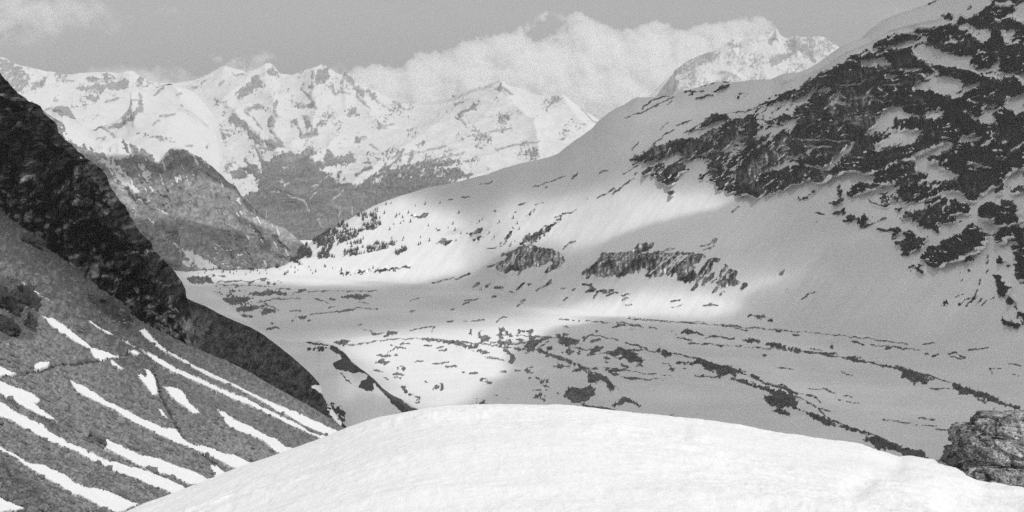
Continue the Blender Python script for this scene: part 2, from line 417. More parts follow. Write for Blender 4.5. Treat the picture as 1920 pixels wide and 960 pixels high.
S.P[..., 2] += (fbm3(S.P, 420, 5, 0.5, True) * 20 + fbm3(S.P, 1300, 3) * 30) * wt_
def ridge_relief(S, lines, round_=False):
    """push spurs forward along drawn crest lines: (height m, width px, points)"""
    D = np.zeros(S.qx.shape)
    for h, w, pts in lines:
        pts = np.array(pts, float); m = 4 * w
        sel = (S.qx > pts[:, 0].min() - m) & (S.qx < pts[:, 0].max() + m) & (S.qy > pts[:, 1].min() - m) & (S.qy < pts[:, 1].max() + m)
        d = seg_dist(S.qx[sel], S.qy[sel], pts, False)
        D[sel] = np.maximum(D[sel], h * np.exp(-(d / w) ** 2 if round_ else -d / w))
    return D
rr = ridge_relief(S, [(90, 22, [(940, 158), (900, 190), (860, 215), (800, 260), (730, 310), (660, 360), (600, 410)]),
                      (60, 16, [(940, 160), (960, 200), (1000, 240), (1010, 290)]),
                      (70, 18, [(605, 121), (590, 160), (600, 200), (590, 250), (560, 280)]),
                      (70, 14, [(651, 134), (672, 170), (695, 210), (720, 240)]),
                      (80, 16, [(506, 118), (480, 150), (450, 180), (420, 200)]),
                      (70, 18, [(530, 148), (520, 190), (515, 240), (530, 280)]),
                      (60, 16, [(425, 126), (400, 150), (370, 170)]),
                      (80, 14, [(430, 195), (470, 240), (500, 270), (530, 290)]),
                      (60, 14, [(640, 270), (620, 290), (590, 310)]),
                      (60, 16, [(1054, 185), (1070, 215), (1100, 250)]), (50, 14, [(820, 235), (780, 280), (740, 320), (690, 350)])])
S.P[..., 2] += rr * wt_ * 0.35; S.P[..., 1] -= rr * wt_ * 1.2
tone = np.clip(1.0 - 0.4 * sstep(270, 340, S.qy) * sstep(420, 470, S.qx) + 0.3 * sample(NFOR, S.qx, S.qy), 0.3, 1.6)
S.finish("far_range", M_FAR, fld, tone, kind="structure", label="long snowy mountain range with white pyramid peak closing the valley")
FARRANGE = S

# ================================================================== WHITE DOME in front of the far range
px = cols(30, 680, 1.75)
D_SKY = [(30, 180), (60, 196), (90, 212), (110, 208), (130, 200), (150, 232), (170, 244), (200, 247), (225, 240), (246, 226), (258, 205), (263, 180), (280, 170), (300, 164), (318, 161),
         (333, 162), (350, 166), (365, 174), (380, 188), (400, 214), (412, 240), (422, 275), (432, 330), (442, 400), (480, 470), (560, 500), (680, 520)]
prof = keyed(px, [(30, [(330, 8000), (260, 9000), (215, 9900), (180, 10600), (190, 11200), (320, 12500)]),
                  (200, [(360, 7600), (310, 8600), (275, 9600), (247, 10400), (256, 11000), (340, 12500)]),
                  (320, [(380, 7400), (300, 8600), (225, 9800), (161, 10800), (172, 11400), (320, 13000)]),
                  (430, [(460, 7000), (400, 8000), (350, 9200), (320, 10200), (330, 10800), (400, 12500)]),
                  (560, [(560, 6700), (540, 7400), (520, 8200), (500, 9000), (510, 9600), (540, 11000)]),
                  (680, [(580, 6500), (560, 7000), (540, 7600), (520, 8300), (530, 9000), (560, 10000)])])
S = Sheet(px, prof, [50, 60, 60, 6, 6], lambda q: poly(q, D_SKY), 3)
fld = late(cover("""l 180,430 220,370 330,375 350,430 400,480 490,505 400,510 300,475; l 885,290 905,340 903,430 885,430; l 770,505 830,440 885,400 880,430 820,500
l 600,580 680,535 770,520 740,555 650,570; l 140,300 190,225 205,225 170,300; =l2 20,340 60,315 120,300; =l2 515,545 600,580 640,595; =l1.2 690,640 640,600; =l1.4 1000,290 1080,240
=l1.2 790,370 830,345 880,340; =m1 0,470 130,455; =m1.3 150,300 180,290; =m1 165,370 180,395; =l1 1000,540 1040,505; l 510,685 525,690 515,695; =l1.6 580,690 595,650; =m1.5 215,720 260,712; ~m 370,730 400,715 395,735
~z 260,250 300,256 330,265 300,262; =z1 180,262 200,258""", rag=1.8, extra=1.4 * N_MED), S.qx, S.qy)
wt_ = (sstep(0, 0.5, S.t) * (1 - 0.85 * np.exp(-((S.t - 3) / 0.10) ** 2)))[:, None]
rr = ridge_relief(S, [(90, 16, [(263, 178), (266, 205), (250, 225), (225, 238), (200, 247)]), (50, 18, [(330, 161), (350, 190), (390, 230), (420, 262)]),
                      (60, 14, [(105, 205), (130, 215), (170, 226), (200, 240)])])
S.P[..., 1] += -(fbm3(S.P, 1100, 4, 0.5, True) * 90) * wt_ - rr * wt_ * 1.6
S.P[..., 2] += (fbm3(S.P, 500, 4) * 22 + rr * 0.5) * wt_
S.finish("snow_dome", M_FAR, fld, kind="structure", label="broad white snow dome with one dark rib below the far skyline")

# ================================================================== ROCK SPUR left of the valley (dark face with snow cap)
M_SKY = [(60, 190), (100, 226), (130, 246), (160, 262), (185, 268), (210, 263), (226, 262), (240, 268), (255, 276), (272, 284), (288, 298), (300, 302), (312, 292), (318, 282), (332, 277), (348, 278), (362, 288), (374, 294),
         (385, 302), (398, 313), (414, 326), (425, 340), (441, 348), (455, 370), (464, 391), (480, 402), (503, 416), (537, 434), (560, 450), (580, 466), (620, 500)]
px = cols(60, 620, 1.75)
prof = keyed(px, [(60, [(560, 4850), (500, 5200), (400, 5500), (290, 5900), (190, 6400), (200, 6800), (420, 7400)]),
                  (250, [(560, 4850), (508, 5150), (430, 5450), (350, 5750), (276, 6200), (284, 6600), (420, 7300)]),
                  (350, [(560, 4850), (508, 5150), (440, 5400), (350, 5700), (278, 6050), (288, 6400), (420, 7200)]),
                  (450, [(560, 4850), (510, 5150), (465, 5350), (415, 5600), (355, 5900), (366, 6200), (460, 7000)]),
                  (550, [(560, 4850), (512, 5150), (490, 5300), (468, 5450), (442, 5650), (452, 5900), (500, 6500)]),
                  (620, [(570, 4850), (530, 5100), (520, 5200), (510, 5350), (500, 5500), (505, 5700), (530, 6000)])])
S = Sheet(px, prof, [14, 45, 45, 45, 6, 6], lambda q: poly(q, M_SKY), 4)
SPUR_TXT = """-p 0,-60 1067,-60 1067,240 1000,225 940,180 900,158 850,146 820,118 780,103 740,93 700,110 720,145 660,190 640,218 610,190 560,130 500,95 440,68 390,55 440,140 420,165 370,178 310,155 240,130 190,130 150,78 100,100 0,30
-p 240,170 300,190 390,230 470,310 480,350 525,412 460,390 400,340 330,280 270,210
~-p 505,215 545,195 580,270 550,310 520,270; -p 640,665 720,720 820,770 940,830 1040,890 1000,915 900,905 830,850 760,780 710,730; -=p1.2 480,430 560,470 700,545
-=p1.4 840,478 852,495; -=p2 570,360 595,378; -=p1.2 815,685 830,692; -=p1.2 560,565 578,590; -=p1 775,630 800,628; -=p1.2 945,810 1060,870; -=p1 990,735 1060,775
-=p1 870,185 872,205; -=p1 775,285 778,300; -=p1 670,245 672,262; -=p1 740,240 745,235; -=p1.2 440,495 500,520; -=p1 830,290 832,296
-t 560,110 640,95 720,105 600,150; -t 510,50 560,40 610,80 550,75; -=t1 280,105 390,160; -=t1 480,170 600,215; ~-t 480,250 600,235 680,250 600,262; -=t1 360,20 400,50; -=t1 400,0 480,50; -=t1.2 380,85 405,90; -=t1 1110,15 1170,40
-t 0,120 100,200 190,260 60,250 0,200; -=o1 540,875 600,910; -=o1 210,605 240,620; -=t1 700,160 750,210; -=t1 930,180 960,230 920,260"""
fld = cover(SPUR_TXT, start=8, rag=2.6, fine=2.2, extra=1.6 * N_MED)
below = YY - poly(XX[0], M_SKY)[None, :]
N_RUN = up(fbm2((XH * 0.9 - YH * 0.42) / 4.5, (XH * 0.42 + YH * 0.9) / 42.0, 1.0, 3, 0.6, 73.0))
fld = fld - 10.0 * sstep(0.30, 0.55, N_RUN + 0.25 * N_BIG) * np.clip(1.15 - below / 95.0, 0, 1) - 9 * sstep(0.78, 0.92, N_RUN + 0.3 * N_BIG)      # snow left in the gullies, most of it high up
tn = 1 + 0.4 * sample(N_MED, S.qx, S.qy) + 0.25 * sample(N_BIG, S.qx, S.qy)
tn *= 1 - 0.45 * sstep(-3, 3, sample(cover("""o 130,560 250,630 400,700 440,760 420,780 330,720 230,640; o 500,790 600,830 660,890 560,850; o 150,690 230,750 300,820 260,800 190,740; o 380,780 470,800 480,900 400,880""", rag=1.0), S.qx, S.qy))  # streaks of cast shadow painted into the tone as darker rock
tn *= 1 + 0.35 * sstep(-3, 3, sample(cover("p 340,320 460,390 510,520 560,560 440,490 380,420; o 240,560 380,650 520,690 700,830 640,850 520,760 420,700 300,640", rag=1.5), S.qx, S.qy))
wt_ = (sstep(0, 0.8, S.t) * (1 - 0.8 * np.exp(-((S.t - 4) / 0.12) ** 2)))[:, None]
S.P[..., 1] += -(fbm3(S.P, 380, 5, 0.55, True, stretch=(0.5, 1, 1.6)) * 62 + sample(N_RUN, S.qx, S.qy) * 5) * wt_ * (S.t < 4.01)[:, None]
S.P[..., 2] += fbm3(S.P, 200, 4) * 12 * wt_
M_SPUR = terrain_mat("spur_rock_and_snow", 0.28, 0.72, 60, 0.7, 4, 0.55, 0.7)
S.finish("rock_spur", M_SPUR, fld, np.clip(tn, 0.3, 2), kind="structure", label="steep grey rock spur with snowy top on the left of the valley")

# ================================================================== RIGHT MOUNTAIN
R_SKY = [(470, 508), (520, 489), (545, 478), (570, 463), (600, 446), (640, 422), (680, 399), (700, 388), (720, 379), (745, 369), (765, 363), (800, 352), (850, 342), (880, 334), (915, 326), (945, 314), (975, 306), (1005, 300),
         (1030, 294), (1046, 288), (1060, 277), (1080, 262), (1098, 250), (1112, 240), (1125, 226), (1140, 214), (1155, 204), (1172, 196), (1184, 187), (1194, 182), (1215, 182), (1235, 180), (1262, 178),
         (1275, 172), (1284, 169), (1305, 164), (1318, 160), (1333, 155), (1345, 153), (1358, 152), (1372, 154), (1395, 152), (1420, 149), (1445, 148), (1458, 142), (1471, 137), (1493, 136), (1515, 128), (1536, 115),
         (1560, 99), (1578, 88), (1600, 79), (1620, 72), (1630, 62), (1640, 52), (1663, 37), (1697, 25), (1738, 11), (1759, 0), (1800, -26), (1860, -60), (1920, -95), (2160, -220)]
R_FOOT = [(470, 512), (560, 514), (640, 520), (760, 530), (860, 540), (960, 572), (1050, 585), (1190, 600), (1350, 606), (1450, 610), (1620, 625), (1800, 645), (1920, 660), (2160, 690)]
px = cols(470, 2160, 1.85)
kx = np.array([470, 560, 640, 760, 860, 960, 1050, 1190, 1350, 1450, 1530, 1620, 1740, 1920, 2160], float)
ky_r = np.array([poly(q, R_SKY) for q in kx]); ky_f = np.array([poly(q, R_FOOT) for q in kx])
def floor_h(py): return 600 + 28 * np.clip((760 - py) / 245.0, -1, 1)
def floor_D(px_, py_):
    u, w = direction(px_, py_); return floor_h(py_) / (-w)
Df = floor_D(kx, ky_f)
Dr = np.array([5400, 5480, 5500, 5530, 5450, 5200, 5150, 5150, 5050, 4950, 4900, 4880, 4900, 4950, 5000], float)
foot = at(kx, ky_f, Df); ridge = at(kx, ky_r, Dr)
def mixp(s, dip):
    p = foot + (ridge - foot) * s; p[:, 2] -= dip * (ridge[:, 2] - foot[:, 2]); return p
near = foot + (foot - ridge) * 0.12; near[:, 2] = foot[:, 2] - 35
back = ridge + np.array([0, 320, -60.0]); back2 = ridge + np.array([0, 1100, -520.0])
ctrl = np.stack([near, foot, mixp(0.25, 0.06), mixp(0.5, 0.055), mixp(0.75, 0.02), ridge, back, back2], 1)
prof = pchip(kx, ctrl, px)
S = Sheet(px, prof, [8, 70, 80, 80, 85, 8, 8], lambda q: poly(q, R_SKY), 5)
CLIFF = """a 40,640 80,600 160,575 230,540 320,500 380,490 470,480 520,490 560,450 640,410 720,370 800,340 830,330 900,310 960,250 1000,215 1040,190 1100,170 1182,130 1182,830 1150,830 1090,840 1050,820 1030,870 990,890 960,850 920,890 880,870 820,860 770,880 780,850 690,850 700,820 640,830 640,790 600,770 530,760 540,730 590,715 640,690 560,690 570,650 600,620 540,610 440,625 400,590 370,570 300,600 250,620 160,640 100,630
b 0,540 70,480 130,440 200,450 240,410 300,380 370,330 420,290 480,265 560,235 640,195 620,180 700,150 790,110 870,60 960,20 1182,-20 1182,960 0,960
c 0,360 100,310 250,265 400,270 420,240 520,215 600,200 640,170 700,150 760,160 830,130 890,70 960,20 980,-20 1222,-20 1222,960 0,960
d 0,0 1222,0 1222,720 0,720
-z 1170,385 1330,348 1370,372 1420,372 1445,362 1452,368 1475,352 1500,350 1520,346 1560,330 1575,318 1640,322 1660,420 1170,430
-e 0,190 60,180 150,150 200,190 300,150 390,150 400,60 480,90 560,60 700,110 780,60 800,0 1222,0 1222,960 0,960
-d 0,100 60,60 130,-10 240,0 260,60 390,80 400,110 430,130 390,190 350,270 430,320 500,310 600,280 650,300 620,350 530,400 450,400 450,500 530,480 590,500 640,540 680,560 640,660 700,700 830,720 900,710 1000,640 1080,570 1130,510 1222,500 1222,960 0,960
e 0,60 150,40 260,70 200,140 120,170 50,180 0,200; e 180,150 280,90 390,50 560,0 800,0 780,60 700,100 600,100 500,60 430,90 340,150 280,160 220,190
-a 650,560 700,530 760,490 820,460 860,455 800,510 770,560 720,580; -a 690,725 750,672 820,618 875,585 860,612 790,672 735,722; -a 870,580 930,520 980,490 1045,478 1000,502 940,540
-=a1 480,598 580,598; ~-a 740,410 790,372 880,350 860,380 780,410; -=a2.5 1030,690 1080,660 1182,650; ~-a 930,390 1000,340 1080,250 1120,250 1060,330 960,400; -=a2.5 540,600 600,570 650,560
~-a 880,480 960,420 1060,380 1182,330 1182,400 1080,430 960,480
~-b 0,560 100,490 260,470 400,390 480,380 540,400 440,420 380,440 300,520 230,580 180,560 130,620 60,640 0,680
-b 700,215 760,180 860,185 930,215 880,240 780,240 720,245; -b 660,190 740,140 800,122 900,90 1100,70 1180,30 1180,55 1060,108 920,112 800,132 720,165
-b 860,580 930,520 1000,530 1020,560 1140,580 1100,600 940,600; -b 720,720 800,650 850,600 930,650 920,700 820,720
-b 800,770 900,770 1010,720 1030,670 1140,670 1130,720 1080,760 960,790 850,790; -b 440,960 520,870 600,800 680,750 660,820 560,900 520,960
-=b1.6 240,742 400,746 640,754; -=b2.4 330,788 400,790 510,795; -=b3 130,950 200,912 280,915; -b 1070,380 1100,350 1182,340 1182,410 1110,405
-=b2 540,370 640,365 700,360 760,322; -=b2 470,530 540,480 580,410; -=b1.6 760,420 800,380 830,370; -=b2.2 340,920 440,935; -b 770,500 785,470 790,510; -=b1.4 820,372 980,360; -=b1.5 300,860 350,820 400,800; -=b2.5 200,855 260,880 300,850; -=b1.4 420,310 540,300
-b 920,900 1000,870 1080,850 1182,800 1182,930 1100,920 1060,890 980,900; ~-b 20,760 120,690 180,640 200,660 100,740; -=b1.3 300,690 380,630
-c 0,410 150,370 300,330 420,300 400,340 300,370 250,395 100,400 0,425; -c 290,400 380,360 480,380 560,420 680,455 800,460 790,530 830,570 960,540 1000,490 1030,470 1020,570 940,600 850,610 740,570 620,560 500,540 420,510 360,480 300,440
-c 300,710 340,660 420,660 510,630 620,610 700,650 720,700 720,750 640,780 500,770 460,730 330,745; ~-c 660,210 760,200 840,230 960,250 940,340 880,350 820,300 740,260
-c 820,300 880,260 960,260 930,340 880,350; -=c3 1000,35 1110,35; ~-c 1110,130 1222,20 1222,200 1150,170; ~-c 1040,250 1120,230 1180,240 1100,340 1060,350
-c 50,940 130,870 240,880 200,930 380,940 380,975 30,975; -c 400,940 440,910 550,930 500,970 400,970; -c 1020,880 1080,790 1222,770 1222,920 1150,950 1100,890
-c 0,480 60,480 140,510 80,540 0,540; -=c4 640,800 700,780 740,730 850,680; -=c3 620,295 660,345; -c 900,890 980,890 960,930; ~-c 850,620 1050,590 1222,600 1222,680 1160,640 1080,630 960,640
-=c2.5 220,570 300,572 390,570; -=c3 440,520 510,600 420,640; ~-c 540,130 640,120 700,180 640,200; c 470,545 540,535 580,580 740,585 840,620 820,640 700,620 590,610
~-d 400,80 440,40 550,40 500,110 430,100; -d 400,80 440,45 540,50 490,110; -d 900,20 980,20 1000,150 900,150 850,110; -=d3 720,40 830,95 880,70; -d 720,430 800,450 880,470 980,500 900,510 820,510; -=d1.6 1040,435 1110,375 1222,280
d 250,100 400,90 430,130 390,180 260,170; d 0,480 0,380 90,330 250,310 400,290 430,330 280,400 130,450 90,500 60,470; ~d 100,520 150,460 300,460 330,530 440,560 380,620 280,680 180,640 150,600
~d 0,210 100,210 240,180 250,100 160,90 130,250 40,290 0,280; d 180,680 280,660 340,640 420,700 500,720 430,740 350,780 280,790 220,760; d 845,870 850,810 950,790 1030,800 1060,770 1130,780 1150,830 1160,940 1000,960 980,900 930,920 870,910
~d 400,780 500,740 650,760 800,800 760,870 640,880 480,870; ~d 210,920 290,850 260,930; d 740,720 880,730 840,765 760,750; ~d 280,920 330,840 480,830 620,870 700,940 400,960; ~d 0,540 90,490 90,600 0,610; ~-d 680,230 760,220 860,240 840,280 720,270; ~d 1090,680 1222,650 1222,690 1110,700; ~d 980,680 1060,600 1040,680 1000,740
-=d2.5 980,640 880,720 840,790; -=d2.5 555,470 600,425; ~d 420,620 640,600 660,680 500,700
~e 400,190 440,250 430,300 400,300; e 470,290 520,210 580,180 600,190 550,260 540,290; e 570,260 620,210 700,190 760,215 680,215 600,250; e 680,160 720,110 760,150 820,110 800,190 860,210 760,180 690,190
~e 790,60 900,0 1040,30 1030,100 1140,110 1050,200 900,150 830,200; e 870,240 960,220 1000,250 930,340 920,280; e 930,340 980,280 1060,330 990,350; e 340,345 430,310 410,360 370,375; e 70,320 130,290 200,250 215,265 150,315 100,330
=e1.2 220,440 290,440; e 365,440 440,405 460,395 440,440; ~e 430,490 500,450 560,470 620,440 680,460 640,540 600,570 560,520 500,505; =e1.5 640,540 700,510 790,465; =e1.5 640,320 700,355 770,385 830,365; =e1.5 715,575 800,580 830,560
e 835,640 840,570 900,560 915,590 860,640; ~e 870,670 940,640 920,590 980,560 1060,620 1140,630 1060,710 960,770; e 905,780 910,740 980,690 1060,650 1110,640 1060,710 960,770; e 870,670 930,660 920,700 890,700
e 1060,850 1090,770 1160,710 1222,720 1222,870 1140,860; ~e 975,880 1000,860 1060,880 1130,910 1090,945 1040,890 990,900; ~e 1080,290 1110,180 1222,180 1222,300 1140,290; ~e 1000,500 1040,420 1150,390 1222,400 1222,600 1150,570 1080,550; e 920,490 960,420 990,430 950,480
~e 740,320 780,270 840,330 760,350; =e1 215,515 235,508; ~e 720,280 800,265 860,340 900,330 880,300; e 870,400 910,390 890,415
f 545,270 560,220 640,200 720,150 780,80 820,85 880,150 950,190 940,215 870,210 860,240 910,280 800,310 700,340 620,390 560,410 500,440 440,420 380,400 420,320 460,270 530,280
f 975,170 1060,110 1120,110 1120,190 1040,200 1030,240 980,240; f 1130,110 1222,110 1222,600 1170,540 1140,460 1160,400 1120,260; f 975,485 1020,520 1060,580 1110,610 1080,640 1010,640 990,560; f 1010,650 1060,660 1030,690; f 1075,700 1120,690 1110,735 1080,730
f 1150,730 1180,790 1222,800 1222,860 1160,840; f 1040,850 1080,890 1150,900 1200,890 1170,940 1080,920 1050,890; f 550,750 580,725 630,735 590,750; =f1.4 690,750 740,700 790,685; =f1.6 755,765 800,700 850,630; =f1.2 815,755 870,700; =f1.4 880,750 920,715 970,685
f 730,395 760,360 860,335 820,375 760,385; ~f 740,455 780,445 770,475; =f1.5 910,400 930,340; =f1.6 860,580 870,530; =f1 640,690 740,650; ~f 1000,380 1030,350 1060,400 1020,410; ~f 1070,460 1140,450 1120,400 1100,420; =f1 705,550 730,545; =f1 920,490 930,460; ~f 680,490 710,480 700,500
a 130,720 170,680 230,640 280,650 280,690 200,730; a 220,760 260,710 330,660 390,650 420,680 380,740 290,800 280,780 330,740 260,765; a 385,640 420,605 410,630
a 420,430 540,370 600,320 650,298 700,320 745,345 690,350 600,380 510,410; =a1 60,670 150,610; =a1 140,600 210,520 280,460 350,415; =a1 410,440 560,410; =a1 690,305 860,290 940,255; =a1 370,385 470,355; =a0.8 240,420 300,370; =a1 60,560 100,500
a 305,855 335,840 330,860; =a1.2 120,275 180,225 260,190 330,185; =a1.4 420,150 480,155 550,155; a 620,155 660,115 720,110 660,145; a 790,190 860,175 830,195; =a1 0,335 120,300 300,215 350,190; =a1 300,240 330,215; =a1.4 500,205 570,185 620,180; =a1.5 530,115 570,112; =a1.5 600,95 630,90; =a1.2 680,85 720,85; =a1 0,800 45,765; =a1 70,730 90,715; =a1 0,720 100,670; ~a 440,700 460,680 480,695
=y1 1380,20 1430,0; y 1600,45 1620,35 1610,48; ~y 1450,90 1500,80 1560,110 1480,110; ~y 0,520 40,510 80,520 40,530"""
MORAINE = """g2 200,390 180,360 270,310 340,230 250,235 380,180 470,140 510,120 590,125 680,150 780,160 900,205 940,270 940,300 880,360 800,410 740,425 780,380 850,320 790,300 700,335 720,300 640,340 540,370 480,390 420,450 440,400 370,395 300,410 270,400
=g1.2 90,360 170,330 250,300; =g1 80,160 190,145; ~g 230,130 290,60 330,0 350,0 310,80 260,130; ~g 470,110 500,40 550,0 540,70 490,110; ~g 560,105 640,50 690,0 680,50 600,90; =g1.2 930,160 1000,105 1080,70; =g1.5 330,125 400,70
h1.6 200,165 300,170 420,170 600,165 700,165 790,165 860,160 1110,190 1080,260 1060,330 1000,400 940,415 870,400 900,330 830,340 790,330 740,350 660,370 600,380 640,330 560,290 500,310 430,325 340,370 220,370 130,360 60,350 20,350 90,280 150,230
-h 560,370 700,280 740,230 800,190 760,230 690,300 620,360; -h 780,340 830,270 880,210 960,190 870,260; -h 1000,370 1050,250 1110,200 1180,220 1110,280 1050,350; -h 820,175 960,180 1000,175 940,200 850,210; -=h1.2 930,380 990,300 1020,220
h 1030,400 1080,300 1150,230 1220,215 1240,240 1190,250 1150,330 1080,370; h 1090,460 1140,390 1200,340 1210,370 1150,410 1110,460; h 1240,420 1270,330 1300,270 1330,310 1410,345 1380,390 1410,420 1370,455 1300,470 1250,450; -h 1290,400 1310,340 1340,350 1330,400
h 470,155 520,95 600,75 645,75 630,110 560,145; h 990,490 1020,450 1050,420 1040,460 1010,495; h 1185,515 1220,475 1240,480 1210,505; =h1.4 1258,535 1282,510; h 1425,480 1470,430 1490,460 1450,480; =h1 660,165 830,120; =h1.8 810,180 900,165
=h2 20,445 80,460; h 50,515 90,475 130,485 100,510; =h1.8 110,560 150,508 280,497; =h1.8 200,525 250,510; =h1.8 235,545 300,515 330,520; =h2.2 370,545 440,535; =h2 375,588 430,568; =h1 390,640 450,625; =h1.4 810,600 890,585; =h1 800,660 910,630; =h1.5 1185,55 1205,35; =h1 1100,145 1200,95; =h1 1080,105 1090,100; =h1.3 1210,640 1230,642; =h1 1100,628 1180,630
=g2 0,620 60,570 110,550; =g1.8 170,600 250,600; =g1.8 420,620 460,590 500,550; =g1.5 540,560 565,545; =g1.8 640,630 720,570 790,510; =g1.2 740,560 800,550; =g1.8 130,720 190,690; =g1.4 330,635 385,665; =g1.3 420,805 480,775; =g1.2 470,745 500,735; =g1.4 1035,630 1065,610; =g1.2 945,735 990,710; =g1 920,600 970,598
v 400,250 450,262 485,240 470,264 430,264; ~v 710,355 760,330 800,320 780,350 740,360; ~v 745,395 790,365 800,375 760,398; ~v 890,420 920,370 960,320 970,315 930,390; ~v 1010,410 1060,360 1130,330 1190,300 1240,268 1200,310 1160,350 1090,390 1040,405
~v 1050,250 1080,220 1110,205 1080,245; =v1.2 1250,435 1300,400 1330,392; ~v 290,470 330,440 380,430 370,455 320,475; ~v 530,410 570,385 620,395 600,420; =v1.2 605,165 620,155; =v1.2 1440,155 1540,100; =v1.2 1520,135 1640,45; v 1840,125 1865,118 1850,130; =v1.2 1000,190 1040,182; =v1.4 650,610 720,578; =v1 535,405 620,390
~v 0,580 200,555 380,535 380,548 200,568 0,592; =v1.8 740,655 775,630; =v2 780,670 830,637; =v1.2 690,155 715,152; =v1.4 865,230 880,230; =v1.3 540,340 555,340; =v1 970,235 980,235; =v1.2 1380,160 1390,160; =v1.3 1150,92 1160,90; =v1.2 1200,265 1330,215; =v1.1 680,150 720,153; =v1 1090,190 1140,180; =v1.2 500,640 640,600; =v1 590,660 610,650; =v1.4 1450,15 1500,0; =v1.2 1300,40 1330,10
=x1.4 280,235 315,200; x 545,580 570,560 560,582; =x1.2 160,440 190,380; =x1 100,430 180,400; ~x 370,815 430,800 470,825 420,830; x 470,845 495,830 490,845; =x1 590,665 600,668; =x1 115,755 195,762; =x1.5 675,720 740,685; =z1 1000,350 1060,330; =z1 900,345 925,340"""
fa = cover(CLIFF, rag=1.8, fine=1.6, extra=LEDGE + 2.4 * N_STRATA + 1.5 * N_MED + 1.7 * N_FINE + 0.5, cap=4.0)
fl = []
rf = np.random.default_rng(17)
TOPB = [(1128, 475), (1240, 474), (1275, 473), (1320, 480), (1345, 487), (1388, 512)]; LOWB = [(1094, 513), (1120, 515), (1170, 516), (1205, 504), (1225, 516), (1262, 508), (1295, 524), (1345, 532), (1375, 536)]
x_ = 1134.0
while x_ < 1385:
    y_ = poly(x_, TOPB) + rf.uniform(0.5, 3); L_ = rf.uniform(7, 15) if x_ < 1250 else rf.uniform(16, 40)
    fl.append("-=z%.2f %.1f,%.1f %.1f,%.1f" % (rf.uniform(0.7, 1.1) if x_ < 1250 else rf.uniform(0.9, 1.8), x_, y_, x_ - 0.62 * L_, y_ + 0.78 * L_)); x_ += rf.uniform(5, 10) if x_ < 1250 else rf.uniform(7, 14)
x_ = 1096.0
while x_ < 1375:
    y_ = poly(x_, LOWB) - 8; L_ = rf.uniform(8, 20); fl.append("=z%.2f %.1f,%.1f %.1f,%.1f" % (rf.uniform(0.9, 2.0), x_ + 5, y_, x_ + 5 - 0.62 * L_, y_ + 0.78 * L_)); x_ += rf.uniform(5, 9)
x_ = 940.0
while x_ < 1056:
    y_ = np.interp(x_, [940, 985, 1000, 1030, 1056], [490, 461, 460, 466, 480]) + rf.uniform(1, 14); L_ = rf.uniform(10, 26)
    fl.append("-=z%.2f %.1f,%.1f %.1f,%.1f" % (rf.uniform(0.6, 1.2), x_, y_, x_ - 0.5 * L_, y_ + 0.86 * L_)); x_ += rf.uniform(5, 10)
fb = cover(MORAINE.replace('g2 200', 'g 200').replace('h1.6 200', 'h 200') + chr(10) + chr(10).join(fl), rag=0.4, fine=0.5, extra=2.0 * N_FLUTE + 0.8, cap=3.6)
F_R = np.maximum(fa, fb)
fld = late(F_R, S.qx, S.qy)
cl = sstep(-2, 5, sample(blur(fa, 2), S.qx, S.qy)); mo = sstep(-2, 4, sample(blur(fb, 2), S.qx, S.qy))
wt_ = (sstep(0.6, 1.5, S.t) * (1 - 0.8 * np.exp(-((S.t - 5) / 0.10) ** 2)))[:, None]
ridn = fbm3(S.P, 330, 5, 0.5, True)
S.P[..., 1] -= (ridn * 30 + fbm3(S.P, 110, 4, 0.55, True, stretch=(0.6, 1, 1)) * 20 + fbm3(S.P, 36, 3, 0.55, True) * 6 + sample(LED, S.qx, S.qy) * 16 + sample(N_VERT, S.qx, S.qy) * 9) * wt_ * cl
S.P[..., 2] += (fbm3(S.P, 800, 3, 0.45) * 24 + fbm3(S.P, 170, 4, 0.5, stretch=(0.8, 1.4, 1.4)) * 3.5 + sample(N_SLIDE, S.qx, S.qy) * 2.4 * sstep(200, 330, S.qy)) * wt_
S.P[..., 2] += mo * 7 * wt_ + mo * 3.0 * np.clip(sample(N_FLUTE, S.qx, S.qy), -1, 1)
# the cornice wall below the upper skyline is a step in the ground
cr = ridge_relief(S, [(26, 9, [(1470, 150), (1530, 128), (1580, 100), (1625, 84), (1660, 62), (1720, 50), (1760, 40)])])
S.P[..., 1] -= cr * 1.6; S.P[..., 2] += cr * 0.1
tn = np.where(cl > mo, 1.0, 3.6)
pale_face = sstep(-5, 8, sample(cover("b 460,480 600,400 760,420 760,600 700,660 520,620 470,560; b 10,780 200,720 230,860 60,940 10,900; a 850,640 960,520 1100,480 1100,620 960,720 860,780", rag=3), S.qx, S.qy))  # a few broad cliff faces given a paler tone
tn = tn * (1 + 3.0 * pale_face) * np.exp(1.3 * sample(LED, S.qx, S.qy) + 1.5 * sample(N_VERT, S.qx, S.qy) + 0.8 * sample(N_MED, S.qx, S.qy) + 0.6 * sample(N_BIG, S.qx, S.qy))
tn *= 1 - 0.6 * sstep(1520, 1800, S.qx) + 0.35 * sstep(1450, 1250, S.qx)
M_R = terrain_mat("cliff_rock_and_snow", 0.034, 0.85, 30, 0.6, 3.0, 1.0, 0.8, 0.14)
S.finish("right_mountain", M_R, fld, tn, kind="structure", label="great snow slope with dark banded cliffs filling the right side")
RIGHT = S; SHADE_PTS.append(S)

